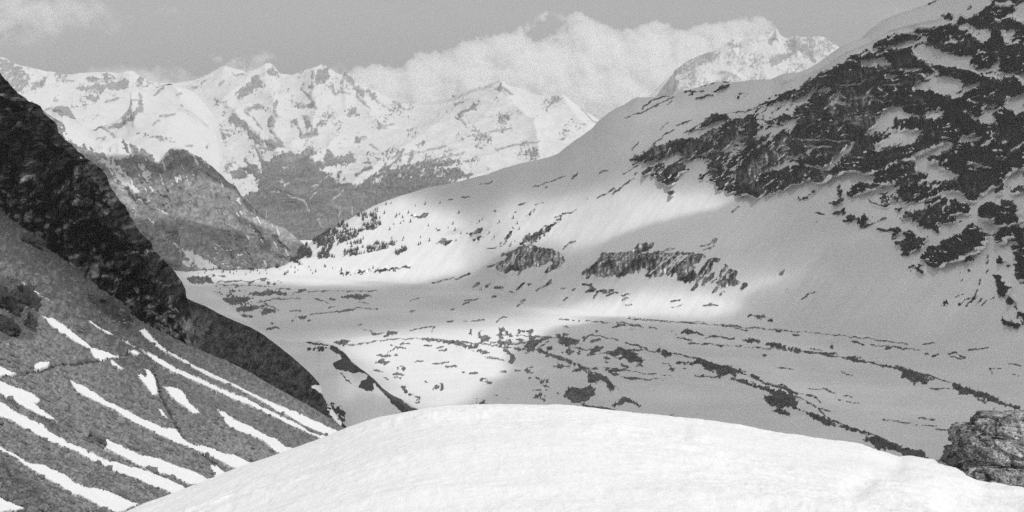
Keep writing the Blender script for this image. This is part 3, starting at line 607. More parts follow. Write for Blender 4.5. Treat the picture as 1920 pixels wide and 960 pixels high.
# ================================================================== VALLEY FLOOR with old glacier rubble
px = cols(-60, 2160, 2.0)
kx = np.linspace(-60, 2160, 9)
rowpy = [1010, 900, 800, 700, 620, 560, 520, 503]
ctrl = np.stack([at(kx, np.full(9, float(q)), floor_D(kx, np.full(9, float(q)))) for q in rowpy] + [at(kx, np.full(9, 503.0), floor_D(kx, np.full(9, 503.0))) + np.array([0, 1300, -30])], 1)
prof = pchip(kx, ctrl, px)
S = Sheet(px, prof, [26, 45, 50, 50, 36, 26, 12, 4])
FLOOR = """=z1.4 1180,655 1240,660 1290,668 1330,680 1370,690 1420,712 1470,730 1520,757 1560,788 1600,803 1650,820 1700,845 1740,862
=z1.3 1290,643 1380,650 1450,655 1520,662 1600,673 1680,690 1740,703 1790,720 1830,735 1880,755 1920,770; =z1.1 640,650 700,640 780,634 860,640 950,650 1000,656; =z0.9 1180,598 1260,603 1340,608 1420,616 1500,622 1600,632 1700,645
=z1.3 1005,655 1035,665 1065,674 1095,688 1130,705 1160,728; =z1.1 930,628 990,630 1040,634 1090,645; =z1.2 960,645 1000,640 1030,634; =z1 1060,650 1100,655 1130,648; =z1.2 985,662 1010,652 1030,640; =z1.1 1100,668 1140,660 1170,662; =z1 880,650 905,640 930,642; =z0.9 1150,690 1210,700 1260,705
i 30,290 90,265 160,275 120,305; i 465,230 500,195 580,190 520,215 480,238; =i1.4 350,215 410,205; =i0.9 690,180 890,150; i 800,260 840,245 930,265 1080,270 1180,310 1280,320 1200,330 1090,310 960,285 850,262; =i1.6 400,400 480,392 560,390; ~i 400,465 430,430 550,430 470,460 460,480
~i 570,515 600,490 650,495 620,515; =i1.6 535,580 610,588; ~i 585,650 660,650 640,680 720,740 770,760 760,795 700,750 620,690; ~i 890,650 965,650 960,685 900,690; =i1.5 530,553 625,562; ~i 1270,250 1340,220 1390,240 1370,275 1300,265; =i1.2 370,525 450,538; =i1.2 460,580 500,595; =i1.4 600,300 680,290; =i1.2 520,310 640,340; ~i 480,370 520,340 560,345 500,375
=i1.4 870,190 900,155; ~i 1180,210 1200,180 1230,200 1190,225; ~i 1250,210 1280,185 1270,215; =i1.3 880,465 1010,455; =i1.2 980,490 1080,488; =i1.6 1205,552 1260,540; =i1.4 1130,538 1155,534; ~i 1290,620 1340,605 1380,628 1320,632; =i1.4 720,450 790,440; =i1.5 940,355 995,350; =i1.2 800,320 860,305; =i1.4 910,330 960,322; =i1.6 845,845 880,850; ~i 1250,800 1330,790 1320,825 1280,825; =i1.5 1250,765 1275,765; =i1.4 805,615 835,625; =i1 280,175 350,190; =i1.2 1310,410 1440,425; =i1 1130,100 1170,105; =i1 1200,97 1320,92; =i1.2 690,30 710,15; =i1.2 240,125 265,122
~j 80,260 150,220 200,240 170,290 100,280; ~j 0,300 80,290 60,330 0,320; j 250,160 290,160 280,210 290,250 260,250; ~j 310,185 360,190 380,230 340,240; ~j 480,180 530,165 530,205 490,200; j 240,280 370,265 360,290 270,305; ~j 380,180 430,165 480,190 430,215; =j1.5 400,265 450,265
j 480,310 520,270 510,230 580,225 560,270 640,245 720,235 600,280 550,325 500,330; j 740,220 820,240 940,260 900,310 820,315 780,290 770,250; ~j 660,350 690,315 760,330 700,360; ~j 800,375 850,340 910,355 950,330 930,380 860,385; ~j 950,400 1040,360 1090,310 1130,320 1140,360 1050,380
j 1150,420 1210,370 1280,325 1340,340 1463,410 1463,455 1380,450 1330,420 1260,430 1230,400 1190,430; -=j2 1190,400 1240,420 1300,400; j 420,350 520,345 560,325 500,355; j 290,325 350,360 400,430 370,465 340,450 360,410 330,380; j 80,350 150,360 170,375 120,378; =j1 0,345 80,360; =j1 130,410 300,440; =j1.4 390,335 440,345; =j1.2 240,325 300,325
j 575,345 680,375 800,430 900,455 960,490 880,460 780,440 690,395 590,365; j 710,490 760,475 860,485 780,492; j 870,525 920,505 970,500 1040,545 1140,570 1210,630 1260,675 1210,690 1170,640 1090,630 1030,640 1030,570 980,520; -=j1.5 1060,640 1120,625 1190,640; -=j1 1110,700 1115,660; -=j1 1150,690 1150,650
j 815,740 850,670 960,680 1040,660 1080,680 1070,740 1000,780 960,800 880,790; =j1.8 980,830 1100,842 1250,865; =j1.4 900,790 1000,830; j 1225,820 1300,760 1360,770 1460,830 1340,790 1250,830; ~j 460,530 500,515 545,550; ~j 520,590 560,570 600,590 560,600; ~j 580,630 610,605 700,615 610,635; ~j 560,750 590,735 670,740 600,750 650,775 600,790; =j1.5 640,690 690,687; =j1.3 550,692 610,697; =j1.3 640,655 690,668; =j1.3 480,503 545,500; =j1.4 270,535 320,540; =j1.3 15,550 60,545; =j1.2 400,530 440,520; =j1.4 310,755 330,757; =j1.3 405,820 440,822; ~j 55,800 140,790 140,825 90,830; =j1.3 100,597 140,595; ~j 120,620 190,625 140,632; =j1.3 750,715 765,716; =j1.3 220,738 245,740
=j1.6 1140,495 1220,495; =j2.2 1170,515 1260,525 1340,515; =j1.6 1200,535 1300,575 1450,600; =j1.4 1000,500 1100,500; ~j 1060,185 1140,180 1080,205; =j1.3 980,270 1030,220 1150,235; =j1.5 1050,280 1120,260; =j1.3 1010,95 1200,120; =j1.4 1230,160 1290,135 1340,145; ~j 870,85 880,65 940,92 890,92; =j1 760,85 850,90; =j1.2 1150,235 1300,265; =j1.2 1340,290 1463,310; =j1.8 1300,470 1360,495; =j1.2 1000,510 1090,540; =j1.6 650,405 690,385 740,400; =j1.3 800,145 850,148; =j1.3 810,215 850,212; =j1 1260,110 1463,135; =j1.2 270,75 330,68; =j1.2 1140,460 1200,458; =j1.5 970,238 980,238
=k1.4 0,298 80,310 150,340; k 240,345 300,350 380,385 330,400 290,380; =k1 280,352 420,390 550,425; k 410,460 520,455 640,450 580,430 680,455 780,490 880,500 1000,530 900,522 870,545 910,570 860,560 800,575 760,545 760,520 700,480 620,470 500,470; ~k 610,500 700,490 680,520; =k1.5 555,567 640,577 800,584; =k1.4 700,535 730,537
k 860,595 960,600 1100,650 1260,700 1400,760 1460,790 1420,810 1460,860 1380,830 1280,840 1210,820 1160,760 1240,740 1160,700 1060,650 960,615; k 1225,870 1300,840 1340,880 1380,910 1330,890; k 1150,640 1240,645 1380,690 1463,720 1400,715 1280,665; k 1040,570 1110,590 1070,600; ~k 370,180 410,175 400,205; k 450,200 500,180 540,180 580,205 500,215; =k1.4 590,212 630,216
=k1.4 650,250 720,228 780,225 840,245 900,248; k 975,265 1060,245 1130,275 1050,283; ~k 1180,310 1240,290 1300,300 1380,320 1463,345 1380,345 1290,325 1200,320; =k1 740,130 860,155 1000,180; =k1.1 0,130 130,150; =k1.4 180,160 230,170; =k0.9 0,60 150,75 340,90; =k1.2 460,115 520,115; =k1.4 670,95 720,88; =k1 560,100 640,102; =k1 400,245 550,265; k 0,355 60,390 125,435 90,458 0,452; =k1.4 60,492 90,478 135,488; =k0.8 0,590 150,602 310,595; =k1.2 280,458 340,465 360,485; ~k 355,520 380,500 410,515; =k1.3 465,512 490,510; =k1.6 1230,180 1305,188; =k1.6 1145,398 1170,398; =k1 1400,215 1463,222; =k1.6 0,785 90,835; =k1.2 325,915 380,908; =k1 0,165 60,168
s 470,10 520,10 600,35 680,55 600,47 500,30; =s1.3 680,55 860,70; s 870,70 960,92 1080,122 960,105; ~s 1100,132 1220,145 1300,165 1400,210 1380,245 1300,235 1240,200 1220,160; s 1250,160 1330,200 1390,230 1310,215 1260,190; =s1.1 1100,132 1220,145 1300,165 1410,215; s 1500,225 1560,250 1660,280 1750,310 1840,355 1920,385 1840,365 1740,335 1640,300 1560,295
=s1.2 0,124 100,124; s 90,100 160,125 270,155 350,165 280,180 230,195 200,165 130,160; =s1.4 70,190 220,202; s 270,210 360,220 450,260 560,285 640,320 655,345 620,370 700,400 800,430 845,465 960,490 1060,525 960,510 880,475 820,470 740,435 700,405 620,370 540,365 480,350 450,315 520,300 430,265 340,230
s 505,390 550,370 605,415 560,405; =s1.5 460,240 560,245 640,290 740,310 775,345; =s1.2 890,170 960,195; s 1010,550 1090,535 1140,550 1180,580 1340,620 1375,660 1300,655 1230,620 1180,610 1100,600 1060,565; =s1.6 1240,635 1330,685; =s1.2 870,327 990,350; =s1.8 765,380 825,390; =s1.4 1335,435 1420,438; =s1.4 1340,470 1420,475; =s1.2 1430,495 1490,500 1600,522; s 1490,500 1520,505 1510,520; ~s 790,35 840,20 840,42; =s1.3 730,35 780,47; =s1.4 950,0 1020,20; =s1.2 1060,20 1200,35 1340,50; ~s 1360,70 1440,75 1400,88; =s1.4 1490,70 1540,68 1590,95; =s1.2 1500,85 1580,102; =s1.3 1610,50 1690,40 1800,15; ~s 1130,45 1170,40 1150,58
=s1.4 1800,155 1720,155 1740,178; =s1.4 1720,400 1800,410 1900,412; =s1.6 1410,690 1490,700; =s1.4 1660,320 1710,345; =s1 1390,265 1560,270; =s1.2 1850,180 1900,200; =s1.2 1350,12 1420,12; =s1 1830,120 1900,140; =s1 530,150 620,152; =s1.2 800,270 860,292; =s1 900,308 960,312; =s1.5 1745,390 1760,375; =s1 1130,440 1340,470; =s1 700,262 800,270; =s1.4 390,190 430,205
t 60,350 200,345 350,370 350,430 250,430 120,430; t 440,600 600,590 760,580 790,610 650,650 520,660 480,620; t 780,540 900,515 1040,515 1180,550 1060,560 880,560; t 620,700 760,675 940,680 860,710 720,740 640,745; t 880,770 960,710 1080,755; t 640,790 830,798 720,815
=t1 870,640 1080,600 1340,597; =t1.1 930,650 1110,735; =t1.1 1210,745 1340,735; =t1 1440,785 1700,755 1920,730; ~t 540,510 740,505 600,525; =t1.3 1260,555 1340,522; =t1.8 1330,502 1400,497; =t1.5 950,950 1060,925 1100,930; =t1 1070,490 1230,490; =t0.9 1420,525 1760,510; t 1800,590 1920,570 1920,600; =t0.9 390,440 700,455 1000,460; ~t 400,470 620,475 560,490; =t1.5 1665,605 1720,605; =t1 1500,600 1650,650; ~t 360,350 440,330 560,335 470,345; =t1.2 400,410 540,405 800,408; ~t 880,400 1000,420 1120,430 1000,435; =t1.2 860,385 1000,375; =t1.2 760,430 830,400; ~t 1290,795 1420,795 1400,820 1310,815; =t1.2 1240,845 1260,843; =t1.2 1430,848 1450,848; =t1 870,850 890,840; =t1 1010,887 1040,885; =t1 1120,890 1145,890; t 1660,700 1740,690; ~t 560,660 700,640 900,620 760,660; ~t 400,520 560,560 700,560 520,590
v 30,710 100,700 155,700 120,718 60,718; =v0.9 0,790 80,775; =v0.9 0,680 200,675; =v1 80,768 210,780; =v1 100,740 160,748; v 240,935 270,910 325,903 300,920; =v1.3 700,730 770,715; =v1.2 690,750 720,742; =v1.5 850,715 875,705; =v1.2 620,780 630,778; =v1 380,790 410,785; =v0.9 870,855 910,825; =v1.4 600,850 625,848; =v1.2 390,735 430,715; =v1.1 1250,720 1275,712; =v1.2 990,765 1030,730; =v1 165,915 240,912; =v1.3 100,862 112,860"""
fld = late(cover(FLOOR, rag=1.5, fine=1.3, extra=1.5 * N_MED + 1.0 * N_FINE), S.qx, S.qy)
hum = sstep(590, 680, S.qy) * sstep(560, 660, S.qx)
S.P[..., 2] += fbm3(S.P, 260, 4, 0.5, stretch=(1.6, 0.8, 1)) * (2.5 + 8.0 * hum) + fbm3(S.P, 45, 3, 0.5, stretch=(1.6, 0.8, 1)) * (0.5 + 1.2 * hum)
gl = ridge_relief(S, [(14, 22, [(640, 650), (720, 632), (820, 622), (900, 612), (980, 602), (1060, 602), (1160, 612)]), (9, 14, [(870, 655), (960, 650), (1060, 660), (1160, 670)]),
                      (8, 10, [(1160, 660), (1180, 655), (1205, 672)]), (7, 9, [(1240, 655), (1340, 690), (1440, 740), (1500, 775), (1580, 810), (1720, 855)]),
                      (6, 9, [(1280, 640), (1500, 660), (1650, 690), (1720, 700), (1800, 730), (1920, 765)])])
S.P[..., 2] += gl
tn = (1 + 0.5 * sample(N_MED, S.qx, S.qy) + 0.4 * sample(N_BIG, S.qx, S.qy)) * (1 + 0.8 * sstep(1300, 1000, S.qx))  # paler towards the left: sunlight and haze put into the rubble's tone
M_FLOOR = terrain_mat("rubble_and_snow", 0.095, 0.85, 22, 0.5, 3.5, 0.5, 0.6, 0.12)
S.finish("valley_floor", M_FLOOR, fld, np.clip(tn, 0.4, 3), kind="structure", label="flat snow covered valley floor streaked with bare glacier rubble")
FLOORS = S; SHADE_PTS.append(S)

# ================================================================== LATERAL MORAINE (left edge of the floor)
X_SKY = [(330, 535), (370, 537), (385, 540), (405, 553), (422, 566), (450, 590), (480, 613), (505, 630), (525, 640), (560, 642), (600, 640), (622, 650), (634, 656), (646, 668), (662, 686), (682, 697), (702, 712),
         (716, 728), (735, 743), (760, 757), (785, 771), (815, 785), (860, 800)]
px = cols(330, 860, 1.75)
prof = keyed(px, [(330, [(680, 2500), (610, 3000), (535, 3950), (545, 4050), (600, 4150)]),
                  (450, [(740, 2250), (660, 2700), (590, 3450), (600, 3530), (660, 3600)]),
                  (560, [(800, 2050), (720, 2380), (642, 2950), (650, 3030), (720, 3080)]),
                  (640, [(860, 1950), (760, 2200), (660, 2600), (668, 2680), (740, 2700)]),
                  (720, [(900, 1850), (800, 2120), (730, 2380), (745, 2430), (820, 2470)]),
                  (860, [(960, 1750), (880, 1980), (800, 2180), (815, 2220), (880, 2280)])])
S = Sheet(px, prof, [40, 70, 8, 8], lambda q: poly(q, X_SKY), 2)
fld = late(cover("""i 0,310 60,330 130,390 200,470 280,520 300,545 240,545 150,535 60,510 20,465 60,440 110,430 80,380 20,350 0,350
i 250,680 260,620 300,600 340,560 300,545 280,510 330,560 380,600 360,640 370,690 330,700
i 330,560 380,590 430,650 480,700 560,760 660,830 780,885 650,935 600,870 540,810 430,690 390,640
~i 0,790 30,800 20,880 0,880; i 65,890 90,865 130,885 90,905; ~z 620,762 640,765 650,790 630,790; =z1.2 560,640 615,646; =z1 640,700 660,720
~z 575,655 600,648 620,655 600,660""", rag=1.2, fine=0.8), S.qx, S.qy)
tn = np.where(sample(cover("i 430,680 560,760 780,885 700,880 560,790", rag=0.5), S.qx, S.qy) > 0, 1.6, 0.9)
S.P[..., 2] += fbm3(S.P, 120, 4, 0.5) * 3.0 * sstep(0, 1, S.t)[:, None] * (1 - 0.8 * np.exp(-((S.t - 2) / 0.15) ** 2))[:, None]
S.finish("lateral_moraine", M_FLOOR, fld, tn, kind="structure", label="sharp moraine crest with snowy near side between crag and valley floor")
SHADE_PTS.append(S)

# ================================================================== LEFT SIDE: lower spur, crag, scree
EDGE = [(-260, 240), (0, 385), (100, 458), (210, 548), (255, 585), (300, 620), (380, 658), (450, 692), (550, 747), (600, 772), (640, 797), (680, 822), (760, 880)]
SG = (0.6 * 0.95, 0.6 * 0.31); SCREE_C = -130.0
def scree_D(px_, py_):
    u, w = direction(px_, py_); return SCREE_C / (SG[1] + SG[0] * u + w)
L_SKY = [(290, 522), (330, 546), (355, 560), (385, 573), (415, 588), (440, 600), (470, 613), (500, 631), (525, 650), (548, 668), (570, 686), (588, 704), (599, 717), (604, 726), (606, 742), (615, 756), (626, 768), (640, 788), (655, 806), (700, 850), (760, 900)]
px = cols(290, 760, 1.75)
ed = poly(px, EDGE)
De = scree_D(px, ed)
sky = poly(px, L_SKY)
ctrl = np.stack([at(px, ed + 60, De + 90), at(px, np.maximum(ed * 0.5 + sky * 0.5, sky + 2), 0.45 * (De + 90) + 0.55 * np.interp(px, [290, 600, 760], [1980, 1980, 1650])),
                 at(px, sky, np.interp(px, [290, 600, 760], [1980, 1980, 1650])),
                 at(px, sky + 8, np.interp(px, [290, 600, 760], [2060, 2060, 1730])), at(px, sky + 80, np.interp(px, [290, 600, 760], [2250, 2200, 1850]))], 1)
S = Sheet(px, ctrl, [40, 60, 6, 6], lambda q: poly(q, L_SKY), 2)
lf = late(cover("-q 1730,250 1800,245 1920,210 1920,340 1850,330; ~-q 1840,350 1920,330 1920,480 1860,430", start=8, rag=1.5), S.qx, S.qy)
tn = np.clip(1 + 0.25 * sample(N_GULLY, S.qx, S.qy) + 0.8 * sample(N_BIG, S.qx, S.qy) + 0.7 * sample(N_MED, S.qx, S.qy) + 0.6 * sample(N_FINE, S.qx, S.qy), 0.2, 3)
tn *= 1 + 0.7 * sstep(-8, 6, sample(cover("z 340,575 400,590 380,650 350,640; z 430,690 560,740 640,795 560,760 450,705", rag=3), S.qx, S.qy))
w2 = (sstep(0.2, 1, S.t) * (1 - 0.75 * np.exp(-((S.t - 2) / 0.15) ** 2)))[:, None]
S.P[..., 1] -= fbm3(S.P, 90, 5, 0.55, True) * 16 * w2
S.P[..., 2] += fbm3(S.P, 40, 4) * 3 * w2
M_LOW = terrain_mat("dark_turf_and_rock", 0.055, 0.85, 9, 0.5, 1.2, 0.9, 0.9)
S.finish("lower_spur", M_LOW, lf, np.clip(tn, 0.3, 2.5), kind="structure", label="dark grassy spur below the crag ending in a rounded nose")
SHADE_PTS.append(S); LOWER = S

C_SKY = [(-260, -60), (-80, 60), (-30, 108), (0, 133), (12, 148), (24, 158), (40, 176), (58, 190), (78, 198), (90, 213), (102, 224), (110, 236), (112, 247), (124, 262), (140, 272), (150, 285), (170, 297), (184, 310), (198, 319), (206, 331), (214, 352),
         (222, 366), (231, 380), (240, 392), (252, 408), (262, 424), (275, 440), (288, 454), (292, 466), (300, 476), (312, 488), (322, 498), (334, 512), (344, 526), (352, 543), (356, 562), (362, 590), (376, 660), (400, 700)]
px = cols(-260, 400, 1.7)
ed = poly(px, EDGE); De = scree_D(px, ed); sky = poly(px, C_SKY)
rise = np.interp(px, [-260, 0, 200, 350, 400], [200, 150, 120, 90, 40])
ctrl = np.stack([at(px, ed + 50, scree_D(px, ed + 50) + 14), at(px, np.maximum(ed + 4, sky + 6), De + 8), at(px, 0.5 * ed + 0.5 * sky, De + 0.35 * rise), at(px, sky, De + rise),
                 at(px, sky + 6, De + rise + 40), at(px, sky + 160, De + rise + 230)], 1)
S = Sheet(px, ctrl, [30, 90, 100, 8, 8], lambda q: poly(q, C_SKY), 3)
cf = late(cover("-=p1 40,592 85,600; -=p1 105,155 125,165; -=z1 50,188 56,192; -=z0.9 14,310 28,312", start=8, rag=0.6), S.qx, S.qy)
STR = up(fbm2(XH * 0.75 - YH * 0.66, (XH * 0.66 + YH * 0.75) * 4.0, 34, 4, 0.6, 19.0))
tn = np.clip(1.0 + 0.9 * sample(STR, S.qx, S.qy) + 1.0 * sample(N_BIG, S.qx, S.qy) + 1.0 * sample(N_MED, S.qx, S.qy) + 0.8 * sample(N_FINE, S.qx, S.qy), 0.12, 4)
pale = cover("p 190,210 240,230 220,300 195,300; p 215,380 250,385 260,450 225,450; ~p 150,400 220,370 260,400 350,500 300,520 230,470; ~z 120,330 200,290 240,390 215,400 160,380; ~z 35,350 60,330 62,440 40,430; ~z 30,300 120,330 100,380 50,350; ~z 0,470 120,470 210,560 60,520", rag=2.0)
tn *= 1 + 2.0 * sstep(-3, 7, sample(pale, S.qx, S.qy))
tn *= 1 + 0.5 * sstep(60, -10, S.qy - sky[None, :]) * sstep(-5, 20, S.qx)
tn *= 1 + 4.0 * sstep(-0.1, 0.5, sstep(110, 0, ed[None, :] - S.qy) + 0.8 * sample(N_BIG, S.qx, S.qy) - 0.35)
w2 = (sstep(0.5, 1.2, S.t) * (1 - 0.8 * np.exp(-((S.t - 3) / 0.12) ** 2)))[:, None]
S.P[..., 1] -= (fbm3(S.P, 70, 5, 0.55, True, stretch=(0.8, 1, 1.3)) * 26 + fbm3(S.P, 16, 4, 0.55, True) * 7) * w2
S.P[..., 2] += fbm3(S.P, 22, 4, 0.55) * 4 * w2
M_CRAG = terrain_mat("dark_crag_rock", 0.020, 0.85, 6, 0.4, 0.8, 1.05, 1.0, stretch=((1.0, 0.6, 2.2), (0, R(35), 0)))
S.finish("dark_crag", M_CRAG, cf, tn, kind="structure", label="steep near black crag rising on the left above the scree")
SHADE_PTS.append(S); CRAG = S

px = cols(-260, 760, 1.75)
ed = poly(px, EDGE)
fr = [1180, None, None, None, None]
rows_py = [np.full_like(px, 1190.0), np.full_like(px, 980.0) , None, None, ed]
rows_py[1] = 0.35 * ed + 0.65 * 1190.0; rows_py[2] = 0.6 * ed + 0.4 * 1190.0; rows_py[3] = 0.82 * ed + 0.18 * 1190.0
ctrl = [at(px, q, scree_D(px, q)) for q in rows_py]
ctrl += [at(px, ed + 14, scree_D(px, ed) + 30), at(px, ed + 130, scree_D(px, ed) + 150)]
S = Sheet(px, np.stack(ctrl, 1), [110, 80, 75, 70, 5, 5], lambda q: poly(q, EDGE), 4)
tn = np.clip(1 + 0.15 * sample(N_GULLY, S.qx, S.qy) + 0.3 * sample(N_BIG, S.qx, S.qy) + 0.45 * sample(N_MED, S.qx, S.qy) + 0.35 * sample(N_FINE, S.qx, S.qy), 0.3, 2)
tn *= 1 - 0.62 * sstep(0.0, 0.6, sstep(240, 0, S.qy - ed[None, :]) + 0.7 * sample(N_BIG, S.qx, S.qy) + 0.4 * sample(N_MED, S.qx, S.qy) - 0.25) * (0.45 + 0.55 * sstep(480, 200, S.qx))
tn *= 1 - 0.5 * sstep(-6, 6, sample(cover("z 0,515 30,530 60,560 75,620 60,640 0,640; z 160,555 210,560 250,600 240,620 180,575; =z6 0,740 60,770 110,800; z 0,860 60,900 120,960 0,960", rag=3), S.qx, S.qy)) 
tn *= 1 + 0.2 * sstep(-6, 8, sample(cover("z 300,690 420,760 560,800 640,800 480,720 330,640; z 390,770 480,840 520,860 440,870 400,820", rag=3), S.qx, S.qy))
S.P0 = S.P.copy(); S.qy0 = S.qy.copy(); S.top = int(np.searchsorted(S.t, 4.0)) + 1
S.P[..., 2] += (fbm3(S.P, 60, 4, 0.5) * 2.2 + fbm3(S.P, 7, 4, 0.6) * 0.55) * sstep(5, 4.0, S.t)[:, None]
# paths are shallow trenches in the scree
PATHS = [np.array([(-60, 716), (0, 703), (35, 697), (65, 691), (100, 687), (150, 681), (185, 677), (225, 666), (243, 656)], float),
         np.array([(286, 690), (291, 705), (300, 737), (309, 754), (317, 767), (324, 785), (331, 802), (347, 827), (362, 839), (377, 851), (403, 871), (427, 893), (445, 912)], float)]
tr = np.zeros(S.qx.shape)
for p_ in PATHS:
    tr = np.maximum(tr, sstep(4.0, 1.0, seg_dist(S.qx, S.qy, p_, False)))
S.P[..., 2] -= tr * 0.9; tn *= 1 - 0.62 * tr
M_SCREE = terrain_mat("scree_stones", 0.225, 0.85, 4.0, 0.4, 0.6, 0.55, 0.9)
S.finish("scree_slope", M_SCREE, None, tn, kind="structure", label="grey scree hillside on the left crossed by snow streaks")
SCREE = S

# ------------------------------------------------------------------ snow lying on the scree, every streak its own
M_SNOW = terrain_mat("old_snow", 0.3, 0.76, 5.0, 0.5, 0.5, 0.4, 0.3, 0.9)
SN = [
 ("q 0,598 60,638 150,688 270,712 330,738 430,798 560,848 680,888 790,935 700,965 600,958 540,920 470,880 400,860 330,807 220,752 130,702 60,657 0,627 -240,480", "lowest long snow streak on the scree, meeting the mound near the bottom left"),
 ("q -60,860 0,893 60,923 150,965 -60,990 -300,800", "snow patch cut off by the bottom left corner of the picture"),
 ("q -60,310 0,338 80,388 150,418 230,458 300,508 380,558 450,583 540,628 620,668 700,688 800,718 880,763 960,798 1060,853 980,875 900,837 800,792 700,752 600,702 500,652 400,602 300,572 200,522 100,472 0,437 -60,412 -340,220", "widest snow streak on the scree, running below the small rock outcrop"),
 ("q -60,195 0,218 60,248 120,268 180,288 230,338 192,350 250,398 325,448 260,437 200,407 140,382 80,347 30,327 0,302 -60,282 -310,105", "blunt snow tongue on the scree at the left edge under the path"),
 ("q 598,543 660,568 720,598 800,638 900,668 1000,708 1100,738 1200,773 1225,793 1120,822 1030,802 930,762 850,737 780,702 690,652 620,612 578,602", "snow streak starting at the foot of the small rock outcrop"),
 ("q 393,218 440,238 500,268 560,303 610,343 700,383 740,403 780,438 850,458 920,488 990,498 1030,548 1080,588 1155,648 1060,602 980,572 900,537 830,502 770,472 700,432 640,392 560,352 480,312 428,282", "long ragged snow streak ending at the steep dark path"),
 ("q 803,143 840,158 867,198 882,258 887,297 858,302 828,262 770,202 790,188 822,213 825,190", "small upright snow patch at the top of the steep dark path"),
 ("q 913,258 960,263 1000,268 1042,308 1062,348 1100,383 1138,412 1080,402 1020,357 958,312", "small tapering snow patch just right of the steep dark path"),
 ("q 1223,393 1270,408 1330,453 1420,478 1500,528 1560,548 1602,588 1700,612 1590,660 1540,622 1480,577 1410,547 1340,522 1288,492 1258,452", "bright ragged snow patch reaching the crest of the foreground mound"),
 ("q 788,43 880,88 970,138 1080,188 1180,238 1280,288 1400,343 1520,398 1650,463 1760,518 1890,552 1820,570 1700,512 1600,462 1480,407 1340,342 1200,272 1080,212 960,162 858,107", "second highest long straight snow stripe on the scree"),
 ("q 783,-56 815,-58 860,-18 930,42 1030,98 1150,158 1280,218 1400,283 1500,328 1600,373 1720,428 1850,488 1930,524 1890,548 1800,512 1680,452 1560,397 1440,327 1320,267 1200,207 1080,142 960,77 870,27 830,-10", "highest long straight snow stripe along the edge of the scree"),
 ("q 1058,578 1130,588 1220,623 1330,658 1460,703 1370,740 1280,707 1180,652 1100,612", "snow streak crossed by the lower end of the steep path"),
 ("q 1178,698 1230,718 1295,768 1220,790 1198,742", "small snow triangle where the steep path meets the mound"),
 ("r 318,468 345,463 400,478 450,508 520,558 590,608 640,648 690,698 760,713 830,733 910,741 830,772 760,792 708,772 688,737 640,697 560,642 480,592 420,552 358,502", "snow strip above the level path widening into a white bank on it"),
 ("r 243,817 290,793 385,815 350,832 270,840", "small snow bank resting on the level path near the left edge"),
 ("r -60,775 0,808 50,833 125,867 0,898 -60,905 -300,700", "snow wedge on the level path at the left edge of the picture"),
 ("r 160,200 180,206 250,257 330,312 412,357 350,334 255,277", "thin snow line beside the dark outcrop on the upper scree"),
 ("r 664,496 690,502 740,541 800,571 874,607 800,594 720,549", "thin short snow line in the middle of the upper scree"),
 ("r 905,628 930,636 970,662 1020,692 980,676 935,652", "thin broken snow dash above the end of the level path"),
 ("r 965,706 1000,704 1064,742 1010,735", "little snow dash right of the end of the level path"),
 ("r 818,788 850,798 882,828 932,862 880,850 845,825", "narrow snow dash hanging below the end of the level path"),
 ("q 615,112 640,118 665,140 695,168 660,158 630,138", "short narrow snow dash below the white bank on the path"),
 ("q 888,365 910,372 935,420 945,440 915,432", "tiny snow sliver left of the middle of the steep path"),
]
def patch_on(S, text, label, thick=0.55, n=0):
    flag, pts, num = parse(text)[0]
    x0, x1 = pts[:, 0].min() - 6, pts[:, 0].max() + 6; y0, y1 = pts[:, 1].min() - 6, pts[:, 1].max() + 6
    stp = 1.1
    gx = np.arange(x0, x1, stp); gy = np.arange(y0, y1, stp)
    X, Y = np.meshgrid(gx, gy)
    nz = 2.0 * fbm2(X, Y, 9, 3, 0.6, n * 3.1) + 1.7 * fbm2(X, Y, 3.0, 3, 0.65, n * 1.7)
    sd = poly_sd(X, Y, pts) + nz + 0.3
    P0 = ground_at(S, X, Y)
    lift = thick * sstep(-0.6, 3.0, sd) - 0.22 * sstep(0.3, -2.0, sd) * 3
    lift = lift + 0.12 * fbm2(X, Y, 22, 3, 0.5, n) * sstep(0, 4, sd)
    P = P0.copy(); P[..., 2] += lift
    ok = sd > -1.2
    kf = ok[:-1, :-1] & ok[1:, :-1] & ok[:-1, 1:] & ok[1:, 1:]
    fc = grid_faces(len(gy), len(gx), kf)
    if len(fc) == 0: return None
    used = np.unique(fc); remap = np.full(P.shape[0] * P.shape[1], -1); remap[used] = np.arange(len(used))
    me = mesh_from("snow_patch", P.reshape(-1, 3)[used], remap[fc], dict(rock=np.clip(1.2 - 1.1 * sd.ravel()[used] + 1.0 * nz.ravel()[used], -8, 0.25), tone=np.ones(len(used))))
    return obj("snow_patch", me, M_SNOW, label=label, category="snow patch", group="snow streaks on the scree")
def scree_noise(P): return fbm3(P, 60, 4, 0.5) * 2.2 + fbm3(P, 7, 4, 0.6) * 0.55
def ground_at(S, X, Y):
    """points of the scree sheet itself at picture points (looked up in the smooth sheet, then given its unevenness)"""
    shp = np.shape(X); Xf = np.ravel(X); Yf = np.ravel(Y); out = np.zeros((len(Xf), 3))
    ci = np.interp(Xf, S.px, np.arange(S.nc)); order = np.argsort(ci, kind='stable')
    k = 0
    while k < len(order):
        m = k
        while m < len(order) and ci[order[m]] == ci[order[k]]: m += 1
        ids = order[k:m]; c0 = min(int(ci[ids[0]]), S.nc - 2); f = ci[ids[0]] - c0
        q = S.qy0[:S.top, c0] * (1 - f) + S.qy0[:S.top, c0 + 1] * f; p = S.P0[:S.top, c0] * (1 - f) + S.P0[:S.top, c0 + 1] * f
        for j in range(3): out[ids, j] = np.interp(Yf[ids], q[::-1], p[::-1, j])
        k = m
    P = out.reshape(shp + (3,)); P[..., 2] += scree_noise(P) + 0.05
    return P
